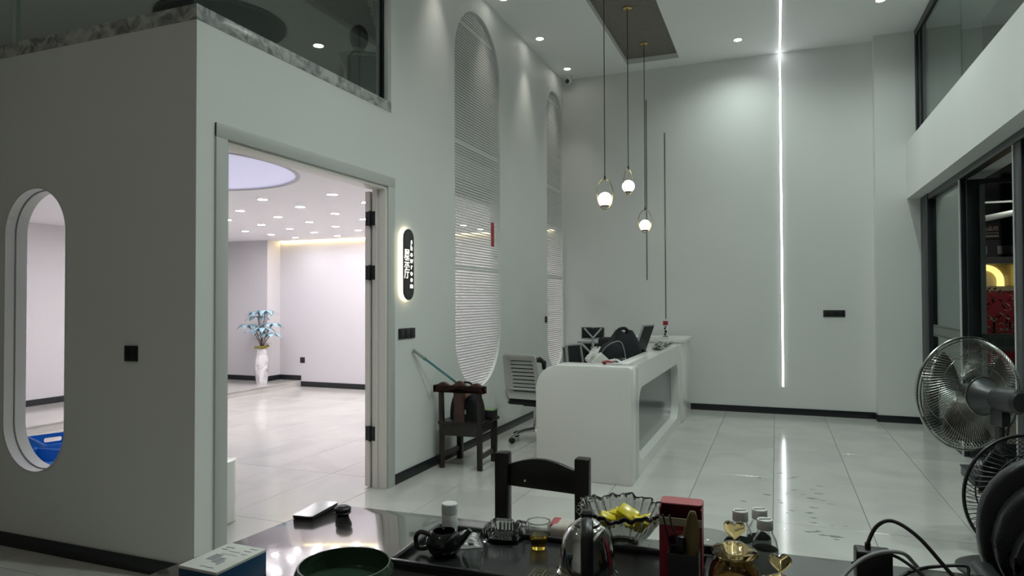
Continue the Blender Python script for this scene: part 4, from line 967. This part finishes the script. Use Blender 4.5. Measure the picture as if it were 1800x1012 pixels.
# amber jars with heart knobs
def heart(w, t, zc):
    pts = []
    for i in range(40):
        a = 2*PI*i/40; x = 16*math.sin(a)**3; y = 13*math.cos(a)-5*math.cos(2*a)-2*math.cos(3*a)-math.cos(4*a)
        pts.append((x/32*w, zc+y/32*w))
    return MB().prism(pts, 'xz', -t/2, t/2)
def jar(loc, s, label, rz):
    t = thing('candy_jar', label, 'jar', loc, rz, 'amber jars with heart lids')
    n = 48; prof = [(.042, 0), (.054, .006), (.060, .03), (.060, .085), (.054, .108), (.043, .122), (.043, .134)]; inn = [(.038, .134), (.038, .120), (.049, .105), (.055, .083), (.055, .03), (.049, .010), (.036, .006)]
    v_ = []; f_ = []; allp = prof+inn
    for j, (r, z) in enumerate(allp):
        for i in range(n):
            k = 1+(.022 if (i % 2 and 0 < j < 5) else 0); a = 2*PI*i/n; v_.append((s*r*k*math.cos(a), s*r*k*math.sin(a), s*z))
    for j in range(len(allp)-1):
        for i in range(n): f_.append((j*n+i, j*n+(i+1) % n, (j+1)*n+(i+1) % n, (j+1)*n+i))
    f_.append(tuple(range(n))[::-1]); f_.append(tuple(range((len(allp)-1)*n, len(allp)*n)))
    MB().add(v_, f_).build('body', 'glass_amber', t)
    MB().lathe([(0, s*.008), (s*.045, s*.009), (s*.052, s*.03), (s*.052, s*.07), (0, s*.075)], 24).build('contents', 'amber_fill', t)
    l_ = MB().lathe([(0, s*.136), (s*.050, s*.136), (s*.055, s*.141), (s*.050, s*.149), (s*.034, s*.154), (s*.024, s*.162), (s*.012, s*.166), (0, s*.168)], 36).build('lid', 'glass_amber', t)
    heart(.050*s, .014*s, s*.196).build('heart_knob', 'glass_amber', l_, bevel=.005*s, seg=3)
jar((-.100, 1.74, TZ), 1.02, 'taller amber ribbed glass jar with heart-shaped lid knob', .1)
jar((.003, 1.60, TZ-.0), .94, 'nearer amber glass jar at the bottom edge with heart-shaped lid knob', .3)
# medicine bottles
def med(loc, label, h=1., fill=True):
    t = thing('medicine_bottle', label, 'bottle', loc, .4, 'clear bottles with white caps')
    MB().lathe([(0, 0), (.031, 0), (.034, .004), (.034, .085*h), (.030, .105*h), (.019, .128*h), (.017, .135*h), (.0155, .135*h), (.017, .126*h), (.028, .103*h), (.032, .083*h), (.032, .006), (0, .004)], 28).build('body', 'plastic_clear', t)
    if fill: MB().lathe([(.0343, .015), (.0346, .016), (.0346, .080*h), (.0343, .081*h)], 28).build('label', 'med_label', t)
    MB().lathe([(0, .134*h), (.021, .134*h), (.0215, .136*h), (.0215, .158*h), (.020, .161*h), (0, .161*h)], 28).box(-.016, .016, -.0025, .0025, .160*h, .1645*h).build('cap', 'white_plastic', t)
med((-.100, 2.02, TZ), 'white-capped clear bottle behind the taller amber jar', 1.02)
med((-.050, 2.075, TZ), 'white-capped clear bottle partly hidden behind another clear bottle', .98)
med((-.034, 1.985, TZ), 'white-capped clear bottle in front, right of the amber jar', .98)
dg = thing('glass_dish', 'low smoky glass dish behind the red box', 'dish', (-.20, 2.10, TZ))
MB().lathe([(0, 0), (.04, 0), (.078, .045), (.080, .052), (.075, .050), (.038, .006), (0, .006)], 32).build('dish', 'glass_smoke', dg)
ldl = thing('black_ladle', 'black hooked ladle beside the red box', 'ladle', (-.135, 1.95, TZ), .2)
MB().tube(smooth_path([(0, 0, .02), (0, 0, .08), (.004, 0, .100), (.018, 0, .106), (.032, 0, .096)], 6), [.007]*24+[.012], 8).build('handle', 'plastic_black', ldl)
MB().lathe([(0, 0), (.022, .003), (.030, .020), (.027, .020), (.020, .006), (0, .004)], 20).build('bowl', 'plastic_black', ldl)
# power adapter with cables
ad = thing('power_adapter', 'black power adapter block standing on the tea table', 'adapter', (.237, 2.06, TZ), .05)
MB().box(-.044, .044, -.028, .028, 0, .086).build('block', 'plastic_black', ad, bevel=.006, seg=3)
MB().tube(smooth_path([(-.012, 0, .082), (-.010, 0, .105), (.012, .0, .150), (.05, .0, .166), (.105, -.02, .135), (.17, -.05, .06), (.22, -.08, .008), (.30, -.14, .008)], 8), .0052, 8).cyl((-.012, 0, .086), .0075, .016, 10).build('cable', 'cord_black', ad)
c2 = thing('black_cable', 'black cable looping over the tea table beside the adapter', 'cable', (0, 0, TZ))
MB().tube(smooth_path([(.24, 1.93, .008), (.28, 1.97, .045), (.34, 2.02, .062), (.42, 2.04, .075), (.452, 2.04, .072), (.43, 2.01, .035), (.37, 1.94, .010), (.30, 1.85, .008)], 8), .0045, 8).build('cable', 'cord_black', c2)
MB().tube(smooth_path([(.18, 2.0, .06), (.235, 2.005, .092), (.29, 2.01, .088), (.36, 1.98, .045), (.42, 1.93, .008)], 8), .0042, 8).build('cable', 'cord_black', c2)
c3 = thing('grey_cable', 'grey cable draped across the black adapter', 'cable', (0, 0, TZ))
MB().tube(smooth_path([(.09, 1.80, .008), (.13, 1.90, .030), (.19, 1.97, .075), (.245, 2.0, .098), (.300, 2.02, .098), (.335, 2.06, .06), (.37, 2.10, .007)], 8), .0052, 8).build('cable', 'cable_grey', c3)
# blue box
bb = thing('blue_box', 'blue carton with printed white lid at the left table corner', 'box', (-1.398, 1.422, TZ), -.02)
MB().box(-.066, .066, -.088, .088, 0, .062).build('carton', 'box_blue', bb, bevel=.001)
lid = MB().box(-.0665, .0665, -.0885, .0885, .062, .070).build('lid', 'paper', bb, bevel=.001)
pr = MB()
for x0, x1, y0, y1 in ((-.035, -.008, -.03, .01), (-.006, .018, -.04, -.006), (.02, .028, -.05, -.02), (-.05, -.03, .04, .047), (-.05, -.02, .055, .062), (-.02, .02, .035, .039), (.02, .045, .05, .056), (.03, .05, .03, .034), (-.01, .035, -.072, -.067), (-.025, .03, .015, .018), (.025, .05, .068, .073)):
    pr.box(x0, x1, y0, y1, .070, .0703)
pr.build('print', 'print_grey', lid)
# green bowl
gw = thing('green_bowl', 'large dark green ceramic bowl of water in the foreground', 'bowl', (-1.015, 1.43, TZ))
MB().lathe([(0, 0), (.075, 0), (.105, .02), (.122, .055), (.122, .085), (.114, .103), (.110, .103), (.117, .084), (.116, .056), (.10, .026), (.07, .008), (0, .008)], 48).build('bowl', 'ceramic_green', gw)
MB().lathe([(0, .052), (.1145, .052), (.1145, .0525), (0, .0525)], 48).build('water', 'ceramic_green', gw)
MB().bar((-.05, -.05, .056), (.005, .015, .056), .003, .003).bar((.0, .02, .056), (.07, .0, .056), .003, .003).build('floating_stalks', 'green_lid', gw)
ppr = thing('crumpled_paper', 'crumpled white paper scrap left of the green bowl', 'paper', (-1.155, 1.435, TZ), .5)
MB().grid(lambda u, v: (-.035+.07*u, -.045+.09*v, .012+.018*math.sin(7*u+3*v)*math.sin(5*v)+.01*u), 8, 8).build('sheet', 'paper', ppr, smooth=False, thick=.001)
tc_ = thing('tasting_cup', 'small glass cup at the bottom edge between teapot and ashtray', 'cup', (-.80, 1.735, TT))
MB().lathe([(0, 0), (.018, 0), (.030, .022), (.032, .040), (.030, .040), (.027, .022), (.016, .003), (0, .003)], 28).build('cup', 'glass_clear', tc_)
# ------------------------------------------------------------------ fans
def fan(loc, face, R, label, wire, body, blade, nw=96, wr=.0011, tilt=0.0, depth=.10, stand_h=None, twist=.55, group=None):
    """loc: hub centre; face: compass angle of the blowing direction (from +y, ccw); local -y is the motor side"""
    t = thing('standing_fan', label, 'fan', (loc[0], loc[1], 0), face)
    hz = loc[2]
    def pt(r, a, y): return (r*math.cos(a), y, hz+r*math.sin(a))
    for sgn, nm in ((1, 'front_guard'), (-1, 'rear_guard')):
        g = MB(); hub = .10*R/.33 if sgn > 0 else .33*R
        for k in range(nw):
            a0 = 2*PI*k/nw; P = []
            for q in range(9):
                u = q/8; r = hub+(R-hub)*u
                y = sgn*depth*math.sqrt(max(0, 1-u**2.6))+sgn*.006
                P.append(pt(r, a0+sgn*twist*(1-u)**1.3, y))
            g.tube(P, wr, 4)
        for rr in ((hub, .5, .78) if sgn < 0 else (hub, .6)):
            r = rr if rr == hub else R*rr; u = (r-hub)/(R-hub); y = sgn*depth*math.sqrt(max(0, 1-u**2.6))+sgn*.005
            g.tube([pt(r, 2*PI*k/48, y) for k in range(48)], wr*1.9, 5, closed=True)
        g.build(nm, wire, t)
    MB().tube([pt(R+.003, 2*PI*k/72, 0) for k in range(72)], .0075, 8, closed=True).build('rim_ring', wire, t)
    if nw > 80: MB().tube([pt(R-.012, 2*PI*k/72, -.012) for k in range(72)], .004, 6, closed=True).build('rim_ring', wire, t)
    MB().lathe([(0, -depth*.2), (.055, -depth*.2), (.06, .02), (.045, .05), (0, .055)], 24, (0, 0, hz), 'y').build('hub', body, t)
    for k in range(3):
        def bf(u, v, k=k):
            r = .05+(R*.86-.05)*u; a = 2*PI*k/3+.2+(v-.5)*(1.15-.15*u)+.25*u
            return pt(r, a, .045*(v-.5)*(1.2-.4*u)*2*-1)
        MB().grid(bf, 9, 9).build('blade', blade, t, thick=.002)
    MB().lathe([(0, -.36), (.05, -.36), (.065, -.345), (.068, -.23), (.058, -.20), (.085, -depth-.04), (.105, -depth-.015), (.105, -depth), (0, -depth)], 28, (0, 0, hz), 'y').build('motor', body, t)
    MB().tube([pt(.108, 2*PI*k/32, -depth-.006) for k in range(32)], .005, 6, closed=True).build('motor_ring', wire, t)
    MB().box(-.025, .025, -.26, -.18, hz-.15, hz-.055).build('neck', body, t, bevel=.008)
    MB().cyl((0, -.22, .05), .022, hz-.17, 16).build('pole', body, t)
    MB().cyl((0, -.22, .35), .030, .05, 16).build('height_collar', 'plastic_black', t)
    MB().lathe([(0, 0), (.22, 0), (.22, .012), (.19, .028), (.05, .05), (0, .05)], 36, (0, -.22, 0)).build('base', 'plastic_black', t)
    MB().tube(smooth_path([(.04, -.24, hz-.07), (.05, -.22, hz-.18), (.03, -.20, hz-.34), (.028, -.21, hz-.5)], 6), .005, 6).build('power_cord', 'cord_black', t)
    MB().box(.03, .055, -depth-.06, -depth-.035, hz-.105, hz-.075).build('sticker', 'white_plastic', t)
    return t
fan((1.045, 4.66, .955), math.radians(28), .325, 'large grey standing fan with chrome wire guard near the glass door', 'fan_wire', 'fan_grey', 'fan_blade', 110, .0011)
fan((.985, 3.50, .665), math.radians(20), .255, 'smaller black wire standing fan in front of the large grey one', 'wire_black', 'plastic_black', 'plastic_black', 64, .0017, depth=.085)
# black chair at the right edge
ch = thing('leather_chair', 'black padded leather armchair at the right edge beside the tea table', 'chair', (.95, 2.52, 0), PI)
def lathe_back(w, h0, h1, y0, y1, r): return MB().prism(rrect(-w, w, h0, h1, r, 8), 'xz', y0, y1)
lathe_back(.305, .42, .99, -.30, -.24, .26).build('back_shell', 'leather', ch, bevel=.015, seg=3)
lathe_back(.275, .45, .93, -.24, -.17, .24).build('back_cushion', 'leather', ch, bevel=.03, seg=3)
lathe_back(.24, .45, .84, -.17, -.11, .21).build('lumbar_cushion', 'leather', ch, bevel=.028, seg=3)
MB().box(-.27, .27, -.24, .28, .34, .46).build('seat', 'leather', ch, bevel=.04, seg=3)
for sx in (-1, 1): MB().box(sx*.31-.035, sx*.31+.035, -.22, .22, .36, .62).build('armrest', 'leather', ch, bevel=.02, seg=3)
MB().cyl((0, 0, .06), .03, .28, 14).build('column', 'plastic_black', ch)
for k in range(5):
    a = 2*PI*k/5; lg = MB().bar((0, 0, .085), (.28*math.cos(a), .28*math.sin(a), .065), .045, .03).build('leg', 'plastic_black', ch)
    MB().sphere((.28*math.cos(a), .28*math.sin(a), .027), .027, n=10, m=6).build('caster', 'plastic_black', lg)
dm = thing('equipment_box', 'low dark box on the floor by the shop front behind the fans', 'box', (1.58, 6.62, 0))
MB().box(-.11, .06, -.22, .22, .0, .07).build('body', 'plastic_black', dm, bevel=.006); MB().box(-.115, .065, -.225, .225, .07, .085).build('lid', 'mezz_dark', dm, bevel=.004)
# ------------------------------------------------------------------ street outside (night)
struct('floor_street', MB().box(2.0, 30, -6, 50, -.16, -.03), 'asphalt', smooth=False)
st_ = thing('shop_stall', 'lit shop stall across the street with red counter wall and glowing arch', 'building', (4.45, 17.0, -.03))
MB().box(-1.9, 3.4, 0, .25, 0, 1.74).build('red_wall', 'street_red', st_)
MB().box(-1.9, 3.4, .55, .7, 1.74, 2.28).build('back_wall', 'street_cream', st_)
MB().box(-1.9, 3.4, -.02, .5, 1.70, 1.80).build('counter', 'street_cream', st_)
MB().box(-1.9, 3.4, 0, .7, 2.28, 2.42).build('fascia', 'street_dark', st_)
arc = [(-1.2, 2.28), (-.20, 2.28)]+[(-.20+.36*math.sin(a), 1.92+.36*math.cos(a)) for a in np.linspace(0, PI/2, 8)]+[(.16, 1.80), (.04, 1.80)]+[(-.20+.24*math.cos(a), 1.92+.24*math.sin(a)) for a in np.linspace(0, PI/2, 8)]+[(-1.2, 2.16)]
MB().prism(arc, 'xz', .46, .54).build('glowing_arch', 'street_yellow', st_)
MB().box(.36, .42, .46, .52, 1.80, 2.45).box(1.2, 1.24, .46, .52, 1.80, 2.40).build('glowing_strip', 'street_yellow', st_)
MB().sphere((-.62, .30, 1.98), .13, n=14, m=10).build('lamp', 'street_lamp', st_)
MB().box(.22, .34, -.2, .05, 0, 3.9).build('post', 'street_dark', st_)
bd = thing('dark_building', 'dark building front above the lit stall across the street', 'building', (4.6, 18.3, -.03))
MB().box(-4.2, 9, 0, 3, 0, 10).build('wall', 'street_dark', bd)
for x, z in ((-.35, 2.54), (.35, 2.54), (1.3, 2.58)):
    w_ = MB().box(x-.26, x+.26, -.06, 0, z, z+.20).build('air_unit', 'street_beam', bd, bevel=.02)
bo = thing('street_sign_board', 'dark sign board with faint pink lettering above the stall', 'sign', (4.56, 18.24, 2.86))
MB().box(-.21, .21, 0, .06, 0, .30).build('board', 'street_dark', bo, bevel=.004)
text_mesh('lettering', '品晶照', .11, 'street_text', bo, Matrix.Translation((0, -.004, .235)) @ rx, ext=.003)
dsh = MB()
for k in range(9):
    dsh.box(-.17+.038*k, -.145+.038*k, -.006, 0, .13, .15); dsh.box(-.17+.038*k, -.142+.038*k, -.006, 0, .05, .09)
dsh.build('small_print', 'street_text', bo)
cn = thing('street_canopy', 'slatted metal canopy frame hanging over the street stall', 'canopy', (4.4, 15.2, 3.05))
for k in range(6):
    MB().bar((-.70+.02*k, .25*k, .02), (.75+.02*k, .25*k, .30), .035, .03).build('slat', 'street_beam', cn)
MB().bar((-.70, 0, 0), (-.60, 1.3, .0), .03, .03).bar((.75, 0, .28), (.85, 1.3, .28), .03, .03).bar((-.9, .6, .36), (1.1, .6, .36), .035, .035).build('frame', 'street_beam', cn)
MB().box(-.62, -.58, .5, .54, -3.08, .35).build('post', 'street_beam', cn)
bl = MB().sphere((.1, -.4, .30), .06, n=12, m=8).build('added_bulb', 'street_lamp', cn)  # bulb added, with its point light, to light the red wall and stall
ld = bpy.data.lights.new('bulb', 'POINT'); ld.energy = 70; ld.shadow_soft_size = .08; ld.color = (1, .93, .8)
lo_ = bpy.data.objects.new('bulb', ld); COL.objects.link(lo_); lo_.parent = cn; lo_.location = (.1, -.4, .15)
for x, y, lab in ((3.47, 14.8, 'leafy dark street plant before the red wall, lower left one'), (3.36, 13.2, 'leafy dark street plant before the red wall, taller right one')):
    pt_ = thing('street_plant', lab, 'plant', (x+.25, y, -.03)); hgt = 1.3 if y > 14 else 1.75
    MB().lathe([(0, 0), (.15, 0), (.19, .3), (.17, .3), (.14, .02), (0, .02)], 16).build('pot', 'street_dark', pt_)
    MB().tube([(0, 0, .02), (.02, 0, hgt*.9)], .018, 6).build('trunk', 'street_dark', pt_)
    lf = MB()
    for k in range(160):
        a = random.random()*2*PI; r = .38*random.random()**.6; z = hgt*(.45+.55*random.random()); d = Vector((random.uniform(-1, 1), random.uniform(-1, 1), random.uniform(-.8, .2))).normalized()*.13; n_ = d.cross(Vector((0, 0, 1))).normalized()*.016
        c = Vector((r*math.cos(a), r*math.sin(a), z)); lf.add([c, c+d*.5+n_, c+d, c+d*.5-n_], [(0, 1, 2, 3)])
    tag(lf.build('foliage', 'street_leaf', pt_, smooth=False, thick=.002), kind='stuff')
